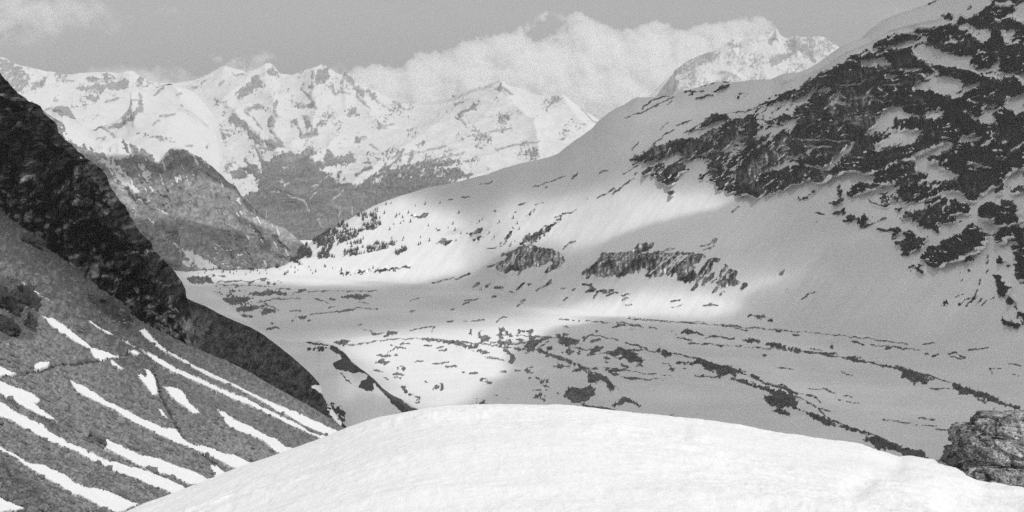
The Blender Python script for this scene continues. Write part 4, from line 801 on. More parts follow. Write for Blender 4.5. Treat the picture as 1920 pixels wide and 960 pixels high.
for n, (txt, lab) in enumerate(SN): patch_on(SCREE, txt, lab, n=n)

# ------------------------------------------------------------------ rocks
def cells3(Q):
    """one random value (-1..1) for each cell of a scatter of points: broken, faceted steps"""
    b = np.floor(Q).astype(int); best = np.full(len(Q), 1e9); val = np.zeros(len(Q))
    for dx in (-1, 0, 1):
        for dy in (-1, 0, 1):
            for dz in (-1, 0, 1):
                c = b + np.array([dx, dy, dz]); h = _perm[(_perm[(_perm[c[:, 0] & 255] + c[:, 1]) & 255] + c[:, 2]) & 255]
                p = c + 0.5 + 0.45 * _g[h]; d = ((Q - p) ** 2).sum(1); m = d < best
                best = np.where(m, d, best); val = np.where(m, (h * 0.618) % 1.0 * 2 - 1, val)
    return val
def rock_mesh(name, size, seed, sub=5, rough=0.35, strata=0.0, cell=0.5, flat=None):
    import bmesh
    bm = bmesh.new(); bmesh.ops.create_icosphere(bm, subdivisions=sub, radius=1.0)
    V = np.array([v.co[:] for v in bm.verts], np.float32)
    N = V / np.linalg.norm(V, axis=1)[:, None]
    B = N.copy()
    Q = B + seed * 7.7
    d = fbm3(Q, cell * 2.2, 4, 0.55) * rough + fbm3(Q, cell, 4, 0.55, True) * rough * 0.35
    # broken faces: snap to a few random planes
    r2 = np.random.default_rng(seed)
    P = B * (1 + d)[:, None]
    for _ in range(16):
        n_ = r2.normal(size=3); n_ /= np.linalg.norm(n_); off = r2.uniform(0.6, 1.0)
        e = P @ n_ - off; P = np.where((e > 0)[:, None], P - 0.8 * e[:, None] * n_, P)
    if strata:
        zz = P[:, 2] + 0.12 * P[:, 0] + 0.1 * fbm3(Q, 1.4, 2)
        c = np.abs((zz * strata) % 1.0 - 0.5); P *= (1 - 0.06 * sstep(0.44, 0.5, c))[:, None]
    P = P * np.array(size)
    F = np.array([[v.index for v in f.verts] for f in bm.faces]); bm.free()
    return P, F
def rock_mat(name, base, sc, contrast=1.0, lichen=0.0):
    s = NT(name)
    n1 = s.noise(sc, 8, 0.65); n2 = s.noise(sc * 7, 5, 0.7)
    v = s.math('MULTIPLY', s.math('MULTIPLY_ADD', s.math('SUBTRACT', n1, 0.5), 3.0 * contrast, 1.0), s.math('MULTIPLY_ADD', s.math('SUBTRACT', n2, 0.5), 3.4 * contrast, 1.0))
    vr = s.n("ShaderNodeTexVoronoi"); vr.feature = 'DISTANCE_TO_EDGE'; vr.inputs['Scale'].default_value = sc * 1.3
    mpp = s.n("ShaderNodeMapping"); mpp.inputs['Scale'].default_value = (0.6, 0.6, 1.7); mpp.inputs['Rotation'].default_value = (0, R(-14), 0)
    mx = s.n("ShaderNodeVectorMath", operation='ADD'); nv = s.n("ShaderNodeTexNoise"); nv.inputs['Scale'].default_value = sc * 1.5
    s.l(s.geo(), nv.inputs['Vector']); 
    scl = s.n("ShaderNodeVectorMath", operation='SCALE'); scl.inputs['Scale'].default_value = 0.5 / sc; s.l(nv.outputs['Color'], scl.inputs[0])
    s.l(s.geo(), mx.inputs[0]); s.l(scl.outputs[0], mx.inputs[1]); s.l(mx.outputs[0], mpp.inputs['Vector']); s.l(mpp.outputs[0], vr.inputs['Vector'])
    crack = s.math('MULTIPLY', vr.outputs['Distance'], 22.0, clamp=True)
    col = s.math('MULTIPLY', s.math('MAXIMUM', v, 0.18), base)
    if lichen:
        n3 = s.noise(sc * 2.6, 6, 0.7); pt = s.math('MULTIPLY', s.math('SUBTRACT', n3, 0.60), 14.0, clamp=True)
        col = s.math('ADD', s.math('MULTIPLY', col, s.math('SUBTRACT', 1.0, pt)), s.math('MULTIPLY', pt, lichen))
    col = s.math('MULTIPLY', col, s.math('MULTIPLY_ADD', crack, 0.2, 0.8))
    cb = s.n("ShaderNodeCombineColor"); [s.l(col, cb.inputs[i]) for i in range(3)]
    d = s.n("ShaderNodeBsdfDiffuse"); d.inputs['Roughness'].default_value = 0.8; s.l(cb.outputs[0], d.inputs['Color'])
    b = s.n("ShaderNodeBump"); b.inputs['Distance'].default_value = 0.25 / sc; b.inputs['Strength'].default_value = 1.0
    s.l(s.math('ADD', s.math('MULTIPLY_ADD', n2, 0.6, n1), s.math('MULTIPLY', crack, 0.08)), b.inputs['Height']); s.l(b.outputs[0], d.inputs['Normal']); s.l(d.outputs[0], s.out.inputs['Surface'])
    return s.m

# loose stones of the scree: too many to count
def stones(S, n, size, name):
    rr = np.random.default_rng(11)
    import bmesh
    bm = bmesh.new(); bmesh.ops.create_icosphere(bm, subdivisions=1, radius=1.0)
    BV = np.array([v.co[:] for v in bm.verts]); BF = np.array([[v.index for v in f.verts] for f in bm.faces]); bm.free()
    base = []
    for k in range(8):
        q = BV * (1 + rr.uniform(-0.38, 0.3, (len(BV), 1))); base.append(q * rr.uniform(0.6, 1.2, (1, 3)))
    sn = np.full((960, 1920), -9.0, np.float32)
    for txt, _ in SN:
        pts = parse(txt)[0][1]; x0, x1 = int(max(0, pts[:, 0].min() - 6)), int(min(1920, pts[:, 0].max() + 6)); y0, y1 = int(max(0, pts[:, 1].min() - 6)), int(min(960, pts[:, 1].max() + 6))
        if x1 > x0 and y1 > y0: sn[y0:y1, x0:x1] = np.maximum(sn[y0:y1, x0:x1], poly_sd(XX[y0:y1, x0:x1], YY[y0:y1, x0:x1], pts))
    Vs, Fs = [], []; c = 0
    X = rr.uniform(-200, 660, n * 3); Y = rr.uniform(380, 1060, n * 3)
    ok = (Y > poly(X, EDGE) + 4) & (Y < np.interp(X, [-200, 0, 260, 640, 760], [1120, 1050, 952, 816, 780]) + 8) & (sample(sn, X, Y) < 1.2)
    dens = 0.5 + fbm2(X, Y, 60, 3, 0.5, 5.0)
    ok &= rr.uniform(0, 1, n * 3) < np.clip(0.35 + 0.8 * dens, 0.1, 1)
    X, Y = X[ok][:n], Y[ok][:n]
    P = ground_at(S, X, Y)
    for k in range(len(X)):
        s_ = size * (0.4 + rr.pareto(3.0)); s_ = min(s_, size * 3.2)
        a = rr.uniform(0, 6.28); ca, sa = math.cos(a), math.sin(a)
        q = base[k % 8] * s_
        q = np.stack([q[:, 0] * ca - q[:, 1] * sa, q[:, 0] * sa + q[:, 1] * ca, q[:, 2] * 0.8 + 0.25 * s_], 1) + P[k]
        Vs.append(q); Fs.append(BF + c); c += len(BV)
    me = mesh_from(name, np.concatenate(Vs), np.concatenate(Fs), smooth=False)
    return obj(name, me, rock_mat("loose_stone", 0.21, 0.9, 0.7), kind="stuff", label="countless loose grey stones lying on the scree hillside", category="stones")
stones(SCREE, 13500, 0.62, "scree_stones")
M_OUT = rock_mat("outcrop_rock", 0.075, 0.16, 1.0)
def outcrop(px_, py_, wpx, hpx, seed, label, back=2.0, base=None):
    D = float(scree_D(np.array(px_), np.array(py_ + hpx * 0.35)))
    w = wpx / FPX * D; h = hpx / FPX * D
    P, F = rock_mesh("rock_outcrop", (w * 0.6, w * 0.5, h * 0.66), seed, 5, 0.55, 1.7, 0.5)
    q_ = P / max(w, h); P = P * (1 + 0.30 * cells3(q_ * np.array([3.2, 3.2, 5.5]) + seed))[:, None]
    c = at(np.array(px_), np.array(py_ + 0.2 * hpx), D + back)
    me = mesh_from("rock_outcrop", P + c, F)
    return obj("rock_outcrop", me, base or M_OUT, label=label, category="rock", group="rock outcrops on the scree")
outcrop(180, 824, 32, 22, 3, "small pale rock outcrop between two snow streaks on the scree", base=rock_mat("pale_outcrop_rock", 0.17, 0.3, 0.9))
outcrop(8, 566, 60, 50, 5, "uppermost black rock outcrop on the scree at the left edge", 6)
outcrop(4, 612, 48, 46, 31, "lower black rock outcrop at the left edge, resting on the scree", 5)
outcrop(48, 560, 30, 44, 9, "narrow upright black rock right of the left edge outcrops", 4)
outcrop(58, 606, 22, 36, 27, "small dark rock at the lower right of the left edge outcrops", 3)
outcrop(178, 560, 30, 14, 12, "low rock outcrop under the foot of the crag", 3)
outcrop(226, 594, 34, 14, 15, "low broken rock ledge on the upper edge of the scree", 3)
outcrop(60, 452, 40, 20, 21, "dark ledge of rock at the top of the scree", 3)

# ================================================================== FOREGROUND snow mound and boulder
MD = [(-900, 1500), (-300, 1190), (0, 1062), (130, 1005), (260, 951), (400, 899), (520, 855), (600, 826), (640, 811), (700, 792), (760, 778), (800, 771), (840, 767), (900, 764), (980, 762), (1060, 762), (1100, 765), (1150, 771), (1240, 781),
      (1300, 789), (1400, 806), (1500, 825), (1580, 840), (1640, 851), (1720, 867), (1800, 880), (1850, 889), (1920, 902), (2300, 985), (2900, 1160)]
px = np.concatenate([np.linspace(-900, -60, 90, endpoint=False), cols(-60, 2100, 2.2), np.linspace(2106, 2900, 80)])
crest = poly(px, MD)
crest = np.convolve(np.pad(crest, 12, mode='edge'), np.hanning(25) / np.hanning(25).sum(), 'valid')
near_ = np.stack([np.interp(px, [-900, 2900], [-16, 16]), np.full_like(px, -8.0), np.full_like(px, -1.75)], 1)
ctrl = np.stack([near_, at(px, np.full_like(px, 2500.0), np.full_like(px, 2.0)), at(px, np.maximum(1500, crest + 250), 4.4 + 0 * px), at(px, np.maximum(1080, crest + 110) * 0.5 + 0.5 * (crest + 130), 8.5 + 0 * px),
                 at(px, crest + 34, 12.5 + 0 * px), at(px, crest, 16 + 0 * px), at(px, crest + 55, 20 + 0 * px), at(px, crest + 900, 34 + 0 * px)], 1)
S = Sheet(px, ctrl, [4, 10, 30, 90, 60, 30, 16, 6])
cw = sstep(1.2, 2.5, S.t)[:, None]
rip = sstep(-0.1, 0.5, fbm3(S.P, 3.0, 2, 0.5, off=4.0) + 0.25 * sstep(900, 1500, S.qx))
S.P[..., 2] += (fbm3(S.P, 4.0, 3, 0.5, stretch=(1.4, 1, 1)) * 0.11 + fbm3(S.P, 0.9, 4, 0.55, stretch=(1.7, 0.7, 1)) * (0.020 + 0.036 * rip) + fbm3(S.P, 0.25, 3, 0.6, True) * (0.005 + 0.008 * rip)) * cw
hol = ridge_relief(S, [(0.12, 34, [(1790, 935), (1840, 925), (1900, 950)]), (0.04, 22, [(1600, 905), (1640, 880), (1680, 868)]), (0.03, 16, [(1180, 800), (1280, 806)])], True)
S.P[..., 2] -= hol * cw
s = NT("fresh_snow")
n1 = s.noise(1.1, 5, 0.55); n2 = s.noise(9, 5, 0.6); n3 = s.noise(60, 3, 0.6)
col = s.math('MULTIPLY_ADD', n1, 0.05, 0.85)
cb = s.n("ShaderNodeCombineColor"); [s.l(col, cb.inputs[i]) for i in range(3)]
d = s.n("ShaderNodeBsdfDiffuse"); d.inputs['Roughness'].default_value = 0.5; s.l(cb.outputs[0], d.inputs['Color'])
b = s.n("ShaderNodeBump"); b.inputs['Distance'].default_value = 0.055; b.inputs['Strength'].default_value = 0.85
s.l(s.math('ADD', s.math('MULTIPLY_ADD', n2, 0.5, n1), s.math('MULTIPLY', n3, 0.10)), b.inputs['Height']); s.l(b.outputs[0], d.inputs['Normal']); s.l(d.outputs[0], s.out.inputs['Surface'])
S.finish("snow_mound", s.m, np.full((S.nr, S.nc), -8.0), kind="structure", label="smooth sunlit snow mound filling the foreground")
MOUND = S

# boulder: three stacked courses of the same block, grown from the outline seen in the photograph
def boulder():
    D = 15.2
    n_a, n_h = 360, 200
    # half sections: (picture y, left edge picture x, depth half thickness m)
    sec = [(778, 1872, 0.10), (781, 1846, 0.26), (787, 1832, 0.36), (795, 1822, 0.42), (803, 1818, 0.45), (807, 1817, 0.44), (809, 1812, 0.50), (814, 1800, 0.55), (822, 1793, 0.58), (832, 1790, 0.60), (843, 1790, 0.62), (850, 1792, 0.60),
           (853, 1794, 0.57), (856, 1790, 0.61), (865, 1783, 0.66), (875, 1777, 0.70), (890, 1772, 0.74), (915, 1768, 0.78), (960, 1764, 0.80)]
    sec = np.array(sec); sec[:, 0] += 14; sec[:, 1] += 28; hh = np.linspace(792, 974, n_h)
    le = pchip(sec[:, 0], sec[:, 1], hh); th = pchip(sec[:, 0], sec[:, 2], hh)
    right = np.interp(hh, [792, 804, 819, 874, 974], [1915, 1985, 2030, 2070, 2100])
    V = np.zeros((n_h, n_a, 3)); ang = np.linspace(0, 2 * np.pi, n_a, endpoint=False)
    for r_ in range(n_h):
        L = at(np.array(le[r_]), np.array(hh[r_]), D); Rr = at(np.array(right[r_]), np.array(hh[r_]), D)
        cx = 0.5 * (L[0] + Rr[0]); hw = 0.5 * (Rr[0] - L[0])
        ca, sa = np.cos(ang), np.sin(ang)
        V[r_, :, 0] = cx + hw * np.sign(ca) * np.abs(ca) ** 0.62; V[r_, :, 1] = D + 0.35 + th[r_] * 1.05 * np.sign(sa) * np.abs(sa) ** 0.62; V[r_, :, 2] = L[2]
    c = V.mean(axis=(0, 1)); N = V - c; N[..., 2] *= 0.3; N /= np.linalg.norm(N, axis=-1)[..., None]
    dn = fbm3(V, 0.55, 4, 0.55) * 0.05 + fbm3(V, 0.2, 4, 0.55, True) * 0.022 + fbm3(V, 0.05, 3, 0.6) * 0.010
    tl = V[..., 2] + 0.22 * (V[..., 0] - c[0]) + 0.03 * fbm3(V, 0.3, 2)
    Q1 = np.stack([V[..., 0] * 2.6, V[..., 1] * 2.6, tl * 6.0], -1).reshape(-1, 3); Q2 = np.stack([V[..., 0] * 6.5, V[..., 1] * 6.5, tl * 12.0], -1).reshape(-1, 3) + 9
    dn = dn + 0.055 * cells3(Q1).reshape(dn.shape) + 0.022 * cells3(Q2).reshape(dn.shape)
    # open joints between the courses and a few steep cracks
    xr = (V[..., 0] - c[0])
    py_ = np.broadcast_to(hh[:, None], dn.shape)
    for base, slope, wd, dp in ((820, 9, 1.5, 0.022), (866, 6, 1.7, 0.03), (898, 14, 1.2, 0.02), (844, -16, 1.0, 0.012)):
        ln = base + slope * xr + 4 * fbm2(xr * 3, V[..., 1] * 3, 1.0, 3)
        dn -= dp * np.exp(-((py_ - ln) / wd) ** 2)
    for x0_, tilt in ((-0.28, 0.4), (0.12, -0.3)):
        dn -= 0.03 * np.exp(-((xr - x0_ - tilt * (V[..., 2] - c[2]) - 0.05 * fbm2(V[..., 2] * 4, xr * 0, 1.0, 3)) / 0.018) ** 2)
    V = V + N * dn[..., None]
    r, c_ = np.meshgrid(np.arange(n_h - 1), np.arange(n_a), indexing='ij')
    a = r * n_a + c_; b_ = r * n_a + (c_ + 1) % n_a
    F = np.stack([a, b_, b_ + n_a, a + n_a], -1).reshape(-1, 4)[:, ::-1]
    # cap
    top = V[0].mean(axis=0) + np.array([0, 0, 0.01])
    VV = np.concatenate([V.reshape(-1, 3), top[None]]); ti = len(VV) - 1
    capf = np.stack([np.arange(n_a), np.full(n_a, ti), np.full(n_a, ti), (np.arange(n_a) + 1) % n_a], -1)
    me = bpy.data.meshes.new("boulder")
    me.from_pydata([tuple(v) for v in VV], [], [tuple(f) for f in F] + [(int(f[3]), ti, int(f[0])) for f in capf])
    me.polygons.foreach_set("use_smooth", np.ones(len(me.polygons), bool)); me.update()
    obj("boulder", me, rock_mat("lichen_granite", 0.34, 6.0, 1.6, 0.75), label="cracked lichen covered granite boulder on the crest of the foreground snow at right", category="boulder")
boulder()

# ================================================================== TREES on the sunny slope
def pine_mesh(seed):
    r_ = np.random.default_rng(seed); V, F = [], []
    def cone(z0, z1, r0, n, jag):
        b0 = len(V)
        for k in range(n):
            a = 2 * math.pi * k / n + r_.uniform(-.2, .2); rr_ = r0 * (1 + r_.uniform(-jag, jag) - (0.35 if k % 2 else 0)); V.append((rr_ * math.cos(a), rr_ * math.sin(a), z0 + r_.uniform(-0.25, 0.25)))
        V.append((r_.uniform(-.1, .1), r_.uniform(-.1, .1), z1)); t = len(V) - 1
        for k in range(n): F.append((b0 + k, b0 + (k + 1) % n, t))
    b0 = len(V)
    for k in range(5):
        a = 2 * math.pi * k / 5; V.append((0.32 * math.cos(a), 0.32 * math.sin(a), -1.0)); V.append((0.2 * math.cos(a), 0.2 * math.sin(a), 3.5))
    for k in range(5): i0 = b0 + 2 * k; i1 = b0 + 2 * ((k + 1) % 5); F.append((i0, i1, i1 + 1)); F.append((i0, i1 + 1, i0 + 1))
    H = 14.0
    for k in range(5): cone(1.6 + k * 2.35, 5.6 + k * 2.45 if k < 4 else H, 2.9 - 0.5 * k, 9, 0.25)
    me = mesh_from("pine_tree", np.array(V), np.array(F), smooth=False); return me
s = NT("pine_needles"); n1 = s.noise(0.8, 3)
col = s.math('MULTIPLY_ADD', n1, 0.08, 0.05); cb = s.n("ShaderNodeCombineColor"); [s.l(col, cb.inputs[i]) for i in range(3)]
d = s.n("ShaderNodeBsdfDiffuse"); s.l(cb.outputs[0], d.inputs['Color']); s.l(d.outputs[0], s.out.inputs['Surface'])
M_PINE = s.m
PINES = [pine_mesh(k) for k in range(5)]
for m_ in PINES: m_.materials.append(M_PINE)
WOOD = ["u 0,870 60,740 130,770 200,740 300,640 420,540 560,480 700,410 820,350 950,270 1060,250 1150,220 1250,180 1240,330 1320,340 1200,440 1080,440 1000,520 880,560 740,620 700,700 780,740 600,755 480,770 400,820 200,850",
        "u 780,690 1000,640 1180,620 1250,560 1420,560 1450,600 1380,640 1180,680 1000,720 820,730", "u 1420,710 1470,640 1580,620 1600,650 1480,700", "u 900,590 1240,480 1260,510 1100,580 960,600"]
wd = np.full((960, 1920), -9.0, np.float32)
for t_ in WOOD: wd = np.maximum(wd, poly_sd(XX, YY, parse(t_)[0][1]))
SCAT = np.full((960, 1920), -9.0, np.float32)
for t_ in ("z 500,500 560,480 700,470 900,450 1000,440 960,400 850,380 720,380 640,430", "z 360,505 640,500 700,505 640,516 360,516", "z 640,500 760,500 780,512 650,515", "z 690,340 780,330 800,345 700,380", "t 60,350 360,360 350,430 100,430"):
    SCAT = np.maximum(SCAT, poly_sd(XX, YY, parse(t_)[0][1]))
def pick(S, W, n, seed, cond=None):
    r_ = np.random.default_rng(seed)
    w_ = sample(W, S.qx, S.qy) > 0
    if cond is not None: w_ &= cond
    idx = np.argwhere(w_)
    if len(idx) == 0: return np.zeros((0, 3))
    return S.P[tuple(idx[r_.choice(len(idx), min(n, len(idx)), replace=False)].T)]
vis = (RIGHT.t < 5.0)[:, None] & (RIGHT.qy > poly(RIGHT.qx, R_SKY) - 3) & (RIGHT.t > 1.0)[:, None]
clump = fbm2(RIGHT.qx, RIGHT.qy, 26, 3, 0.55, 2.0)
pts_w = pick(RIGHT, wd, 2000, 4, vis & (clump > -0.15))
pts_s = pick(RIGHT, SCAT, 95, 5, vis); n_slope = len(pts_s); pts_s = np.concatenate([pts_s, pick(FLOORS, SCAT, 60, 6)])
rr = np.random.default_rng(3)
singles = np.concatenate([pts_s, pts_w[:140]])
for k, p in enumerate(singles):
    o = bpy.data.objects.new("pine_tree", PINES[k % 5]); COL.objects.link(o)
    o.location = p; sc_ = rr.uniform(0.55, 1.15); o.scale = (sc_ * 1.15, sc_ * 1.15, sc_); o.rotation_euler = (0, 0, rr.uniform(0, 6.28))
    kind_ = 0 if k < n_slope else 1 if k < len(pts_s) else 2
    o["label"] = ("lone tiny conifer on the open sunlit snow slope above the valley floor", "tiny conifer standing on the flat floor at the valley mouth", "tiny conifer in the dark wood on the shoulder above the valley mouth")[kind_]
    o["category"] = "tree"; o["group"] = ("conifers on the open slope", "conifers at the valley mouth", "conifers in the wood")[kind_]
def mass(points, name, label, smin, smax):
    Vs, Fs = [], []; c = 0
    data = [(np.array([v.co[:] for v in m.vertices]), np.array([[i for i in p.vertices] for p in m.polygons])) for m in PINES]
    for k, p in enumerate(points):
        v, f = data[k % 5]; s_ = rr.uniform(smin, smax); Vs.append(v * s_ + p); Fs.append(f + c); c += len(v)
    obj(name, mesh_from(name, np.concatenate(Vs), np.concatenate(Fs), smooth=False), M_PINE, kind="stuff", label=label, category="forest")
mass(pts_w[140:], "forest", "dark conifer wood on the shoulder above the valley mouth", 0.6, 1.1)

# ================================================================== base sheet under everything, out to the horizon hidden by the ranges
gx = np.linspace(-8800, 8800, 12); gy = np.linspace(-200, 24200, 12)
GX, GY = np.meshgrid(gx, gy)
me = mesh_from("ground", np.stack([GX, GY, np.full_like(GX, -800.0)], -1), grid_faces(12, 12), dict(rock=np.full(144, -8.0), tone=np.ones(144)))
obj("ground", me, M_FLOOR, kind="structure")

# ================================================================== CLOUDS
def vol_mat(name, dens, colr=0.98, g=0.0):
    s = NT(name); v = s.n("ShaderNodeVolumePrincipled"); v.inputs['Color'].default_value = grey(colr); v.inputs['Density'].default_value = dens
    v.inputs['Anisotropy'].default_value = g
    s.l(v.outputs[0], s.out.inputs['Volume']); return s.m
def closed_sheet(name, top, bot, keep, mat, **props):
    """two facing sheets joined round the rim into one closed body"""
    nr, nc = keep.shape
    vk = np.zeros((nr + 1, nc + 1), bool); vk[:-1, :-1] |= keep; vk[1:, :-1] |= keep; vk[:-1, 1:] |= keep; vk[1:, 1:] |= keep
    ft = grid_faces(nr + 1, nc + 1, keep); nv = (nr + 1) * (nc + 1)
    inner = np.zeros((nr + 1, nc + 1), bool); inner[1:-1, 1:-1] = keep[:-1, :-1] & keep[1:, :-1] & keep[:-1, 1:] & keep[1:, 1:]
    mid = 0.5 * (top + bot)
    top = np.where(inner[..., None], top, mid); bot = np.where(inner[..., None], bot, mid)
    ids = np.arange(nv); low = np.where(inner.ravel(), ids + nv, ids)
    fb_ = low[ft][:, ::-1]
    V = np.concatenate([top.reshape(-1, 3), bot.reshape(-1, 3)]); Fc = np.concatenate([ft, fb_])
    used = np.unique(Fc); rm = np.full(2 * nv, -1); rm[used] = np.arange(len(used))
    me = mesh_from(name, V[used], rm[Fc])
    return obj(name, me, mat, **props)
# clouds of the picture: pillowy bodies whose thickness swells and thins
def sky_cloud(pts, D, thick, dens, seed, label, soft=26, power=1.0, puff=1.0, tilt=0.0, floor_=0.0, ns=24):
    pts = np.array(pts, float); stp = 3.0
    x = np.arange(pts[:, 0].min() - 12, pts[:, 0].max() + 12, stp); y = np.arange(pts[:, 1].min() - 12, pts[:, 1].max() + 12, stp)
    X, Y = np.meshgrid(x, y)
    nz = fbm2(X, Y, ns * 2, 5, 0.58, seed * 5.3); bil = np.abs(fbm2(X, Y, ns, 4, 0.55, seed * 2.9))
    sd = poly_sd(X, Y, pts) + 16 * puff * nz + 6 * puff * (0.4 - bil)
    th = np.clip(sd / soft, 0, 1) ** power * (floor_ + (1 - floor_) * np.clip(0.65 + 0.8 * nz + 0.35 * (0.3 - bil), 0.05, 1.5)) * thick
    keep = (th[:-1, :-1] > 0) | (th[1:, :-1] > 0) | (th[:-1, 1:] > 0) | (th[1:, 1:] > 0)
    mean = D + 1300.0 * np.clip((Y.max() - Y) / max(120.0, Y.max() - Y.min()), 0, 1)
    top = at(X, Y, mean - th * 0.6 - 0.5); bot = at(X, Y, mean + th * 0.4 + 0.5)
    closed_sheet("cloud", bot, top, keep, vol_mat("cloud_vapour", dens, 1.0), label=label, category="cloud", group="clouds in the sky")
sky_cloud([(600, 175), (640, 128), (690, 127), (760, 124), (800, 100), (840, 84), (880, 72), (930, 60), (970, 58), (1000, 70), (1040, 66), (1060, 44), (1040, 28), (1090, 26), (1110, 48), (1150, 52), (1200, 50), (1240, 46), (1290, 52), (1340, 46), (1400, 42), (1450, 40), (1468, 56), (1440, 90), (1400, 130), (1400, 260), (1000, 270), (640, 250)],
          25500, 900, 0.0075, 1, "big white cloud bank massed behind the pyramid peak and shoulder", 34, 0.7, 0.8, floor_=0.6)
sky_cloud([(985, 40), (1000, 34), (1020, 18), (1030, 22), (1020, 34), (1004, 50), (990, 62)], 25200, 250, 0.010, 5, "tiny torn cloud puff floating above the big cloud bank", 12, 1.0, 0.45, ns=10)
sky_cloud([(140, 150), (170, 126), (210, 120), (260, 124), (280, 130), (300, 124), (330, 126), (380, 140), (400, 145), (430, 170), (300, 200), (150, 190)], 25400, 420, 0.007, 2, "thin pale cloud lying along the low skyline at left", 26, 0.9, 0.5, floor_=0.25)
sky_cloud([(415, 135), (440, 110), (460, 102), (490, 100), (515, 104), (526, 115), (515, 140), (470, 160), (420, 160)], 25300, 380, 0.009, 3, "small soft cloud capping the twin peaks", 18, 0.9, 0.45, ns=14)
sky_cloud([(386, 106), (400, 102), (416, 106), (424, 116), (404, 120)], 25300, 170, 0.008, 8, "very small cloud scrap left of the cloud on the twin peaks", 12, 1.0, 0.3, ns=10)
sky_cloud([(560, 150), (600, 126), (625, 116), (650, 124), (660, 150), (600, 170)], 25350, 260, 0.006, 6, "faint cloud wisp behind the twin white summits", 18, 1.0, 0.4, ns=12)
sky_cloud([(-60, -30), (120, -30), (180, -8), (215, 6), (245, 24), (262, 34), (230, 60), (180, 62), (120, 70), (60, 88), (20, 86), (-60, 84)], 25800, 430, 0.0075, 4, "broad thin veil of cloud in the top left corner", 40, 1.0, 1.0, ns=34)
sky_cloud([(296, 26), (310, 8), (330, 10), (346, 30), (330, 36)], 25800, 150, 0.006, 7, "small faint cloud scrap near the top left veil", 14, 1.0, 0.5, ns=12)
sky_cloud([(1620, 30), (1640, 12), (1680, 4), (1730, 2), (1760, -12), (1780, 0), (1700, 30), (1650, 40)], 25800, 130, 0.0045, 9, "faint streak of cloud above the upper right ridge", 18, 1.0, 0.5, ns=16)

# the broken cloud deck overhead, out of the picture: its gaps let the sun through in patches
LIT = ["z 900,600 1000,586 1180,594 1205,612 1100,624 1010,640 900,650", "z 980,592 1100,563 1200,545 1290,536 1360,548 1425,584 1440,602 1350,607 1200,605 1050,606", "z 500,500 600,440 690,385 760,362 800,366 790,372 850,388 920,388 975,381 1065,364 1140,350 1220,345 1300,348 1345,352 1400,362 1452,352 1440,378 1400,398 1340,408 1280,418 1207,438 1160,454 1123,468 1050,474 1010,462 960,478 940,498 900,505 873,517 807,535 747,541 640,543 560,538 400,531 340,522 340,500",
       "z 590,645 660,628 720,621 800,614 860,610 930,599 1000,588 1100,566 1200,552 1290,544 1350,556 1400,582 1420,596 1350,601 1200,599 1100,600 1080,610 1040,640 1010,668 985,700 975,735 940,775 860,785 760,775 690,700 640,660",
       "z 1390,560 1410,535 1460,520 1540,508 1590,490 1600,496 1550,522 1470,545 1420,560", "z 1708,160 1712,148 1735,140 1770,150 1760,165 1720,168", "z 362,550 375,538 395,540 412,556 395,560", "z 545,640 570,638 620,640 640,655 610,655", "z 600,690 650,690 735,770 700,805 650,805"]
SH = np.ones((960, 1920), np.float32)
for t_ in LIT:
    pts = parse(t_)[0][1]; sd = poly_sd(XX, YY, pts) + 4 * N_BIG
    SH = np.minimum(SH, 1 - (0.9 if 'z 590,645' in t_ else 0.8 if 'z 600,690' in t_ or 'z 900,600' in t_ else 1.0) * sstep(-7, 7, sd))
SH = 0.4 * blur(SH, 5, 2) + 0.6 * blur(SH, 18, 2)
HC = 1950.0; CELL = 30.0
acc = {}
PTS, VAL = [], []
for S in SHADE_PTS:
    qx, qy = S.qx[::2, ::2], S.qy[::2, ::2]; P = S.P[::2, ::2]
    v = sample(SH, qx, qy)
    if S is CRAG: v = np.full(qx.shape, 0.5)
    if S is LOWER: v = np.full(qx.shape, 0.5)
    ok = np.ones(qx.shape, bool)
    if S is FLOORS: ok = (qy < 960)
    PTS.append(P[ok].reshape(-1, 3)); VAL.append(v[ok].ravel())
P = MOUND.P[::8, ::8].reshape(-1, 3); PTS.append(P); VAL.append(np.zeros(len(P)))
P = SCREE.P[::4, ::4].reshape(-1, 3); PTS.append(P); VAL.append(np.zeros(len(P)))
PTS = np.concatenate(PTS); VAL = np.concatenate(VAL)
HIT = PTS + SUN[None] * ((HC - PTS[:, 2]) / SUN[2])[:, None]
x0, y0 = HIT[:, 0].min() - 400, HIT[:, 1].min() - 400
nx = int((HIT[:, 0].max() + 400 - x0) / CELL); ny = int((HIT[:, 1].max() + 400 - y0) / CELL)
ix = ((HIT[:, 0] - x0) / CELL).astype(int).clip(0, nx - 1); iy = ((HIT[:, 1] - y0) / CELL).astype(int).clip(0, ny - 1)
W = np.zeros((ny, nx)); A = np.zeros((ny, nx))
np.add.at(W, (iy, ix), 1.0); np.add.at(A, (iy, ix), VAL)
A = np.where(W > 0, A / np.maximum(W, 1), 0); W = (W > 0) * 1.0
TH = np.zeros((ny, nx)); done = np.zeros((ny, nx), bool)
for r_ in (0, 1, 3):
    a_, w_ = (A, W) if r_ == 0 else (blur(A * W, r_, 1), blur(W, r_, 1))
    fill = (~done) & (w_ > 0.02); TH[fill] = (a_ / np.maximum(w_, 1e-6))[fill] if r_ else A[fill]; done |= fill
TH = blur(TH, 1, 1); TH[:2] = 0; TH[-2:] = 0; TH[:, :2] = 0; TH[:, -2:] = 0
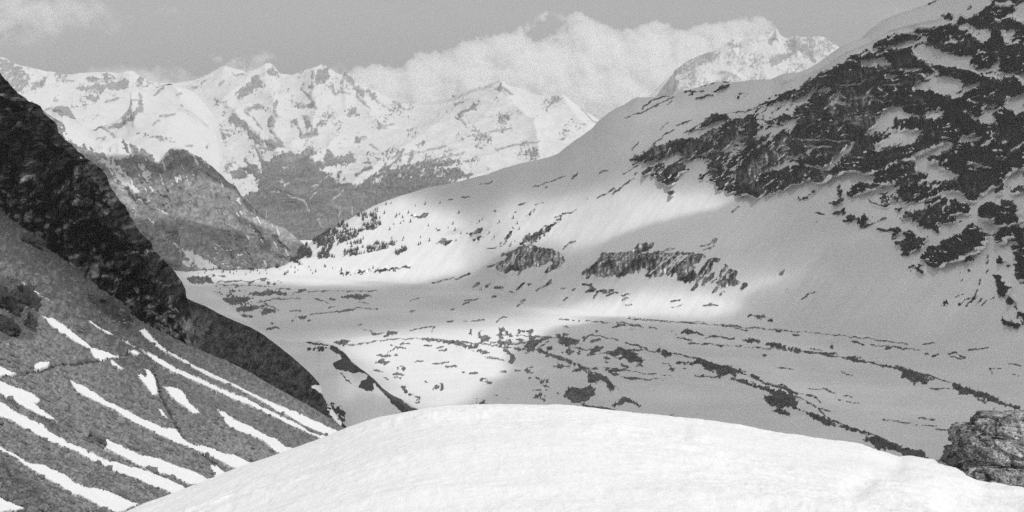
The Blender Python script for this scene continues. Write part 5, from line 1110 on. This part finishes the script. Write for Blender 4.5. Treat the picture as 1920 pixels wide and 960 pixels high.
gx = x0 + (np.arange(nx) + 0.5) * CELL; gy = y0 + (np.arange(ny) + 0.5) * CELL
GX, GY = np.meshgrid(gx, gy)
bill = np.clip(1 + 0.35 * fbm2(GX, GY, 420, 4, 0.55, 8.0), 0.5, 1.6)
thk = 260.0 * np.clip(TH - 0.04, 0, 1) ** 1.2 * bill
kv = thk > 1.5
# separate clouds = connected bodies of the deck
lab = np.zeros((ny, nx), int); cur = 0
cells = kv[:-1, :-1] | kv[1:, :-1] | kv[:-1, 1:] | kv[1:, 1:]
comp = np.zeros(cells.shape, int)
for sy, sx in np.argwhere(cells):
    if comp[sy, sx]: continue
    cur += 1; st = [(sy, sx)]; comp[sy, sx] = cur
    while st:
        cy_, cx_ = st.pop()
        for ay, ax in ((cy_ + 1, cx_), (cy_ - 1, cx_), (cy_, cx_ + 1), (cy_, cx_ - 1)):
            if 0 <= ay < cells.shape[0] and 0 <= ax < cells.shape[1] and cells[ay, ax] and not comp[ay, ax]: comp[ay, ax] = cur; st.append((ay, ax))
M_DECK = vol_mat("cloud_deck_vapour", 0.0056, 0.99)
nz = 25 * fbm2(GX, GY, 300, 3)
top = np.stack([GX, GY, HC + nz + thk * 0.7 + 0.5], -1); bot = np.stack([GX, GY, HC + nz - thk * 0.3 - 0.5], -1)
for c in range(1, cur + 1):
    k = comp == c
    if k.sum() < 12: continue
    closed_sheet("cloud", top, bot, k, M_DECK, label="grey cloud drifting high over the valley above the picture", category="cloud", group="clouds overhead")

# ================================================================== HAZE
hx0, hx1, hy0, hy1, hz0, hz1 = -9000, 9000, -400, 24600, -830, 1420
V = np.array([(x, y, z) for z in (hz0, hz1) for y in (hy0, hy1) for x in (hx0, hx1)], float)
Fh = np.array([(0, 2, 3, 1), (4, 5, 7, 6), (0, 1, 5, 4), (2, 6, 7, 3), (0, 4, 6, 2), (1, 3, 7, 5)])
hz = obj("haze", mesh_from("haze", V, Fh, smooth=False), vol_mat("haze_air", 1.8e-5, 1.0), kind="stuff")
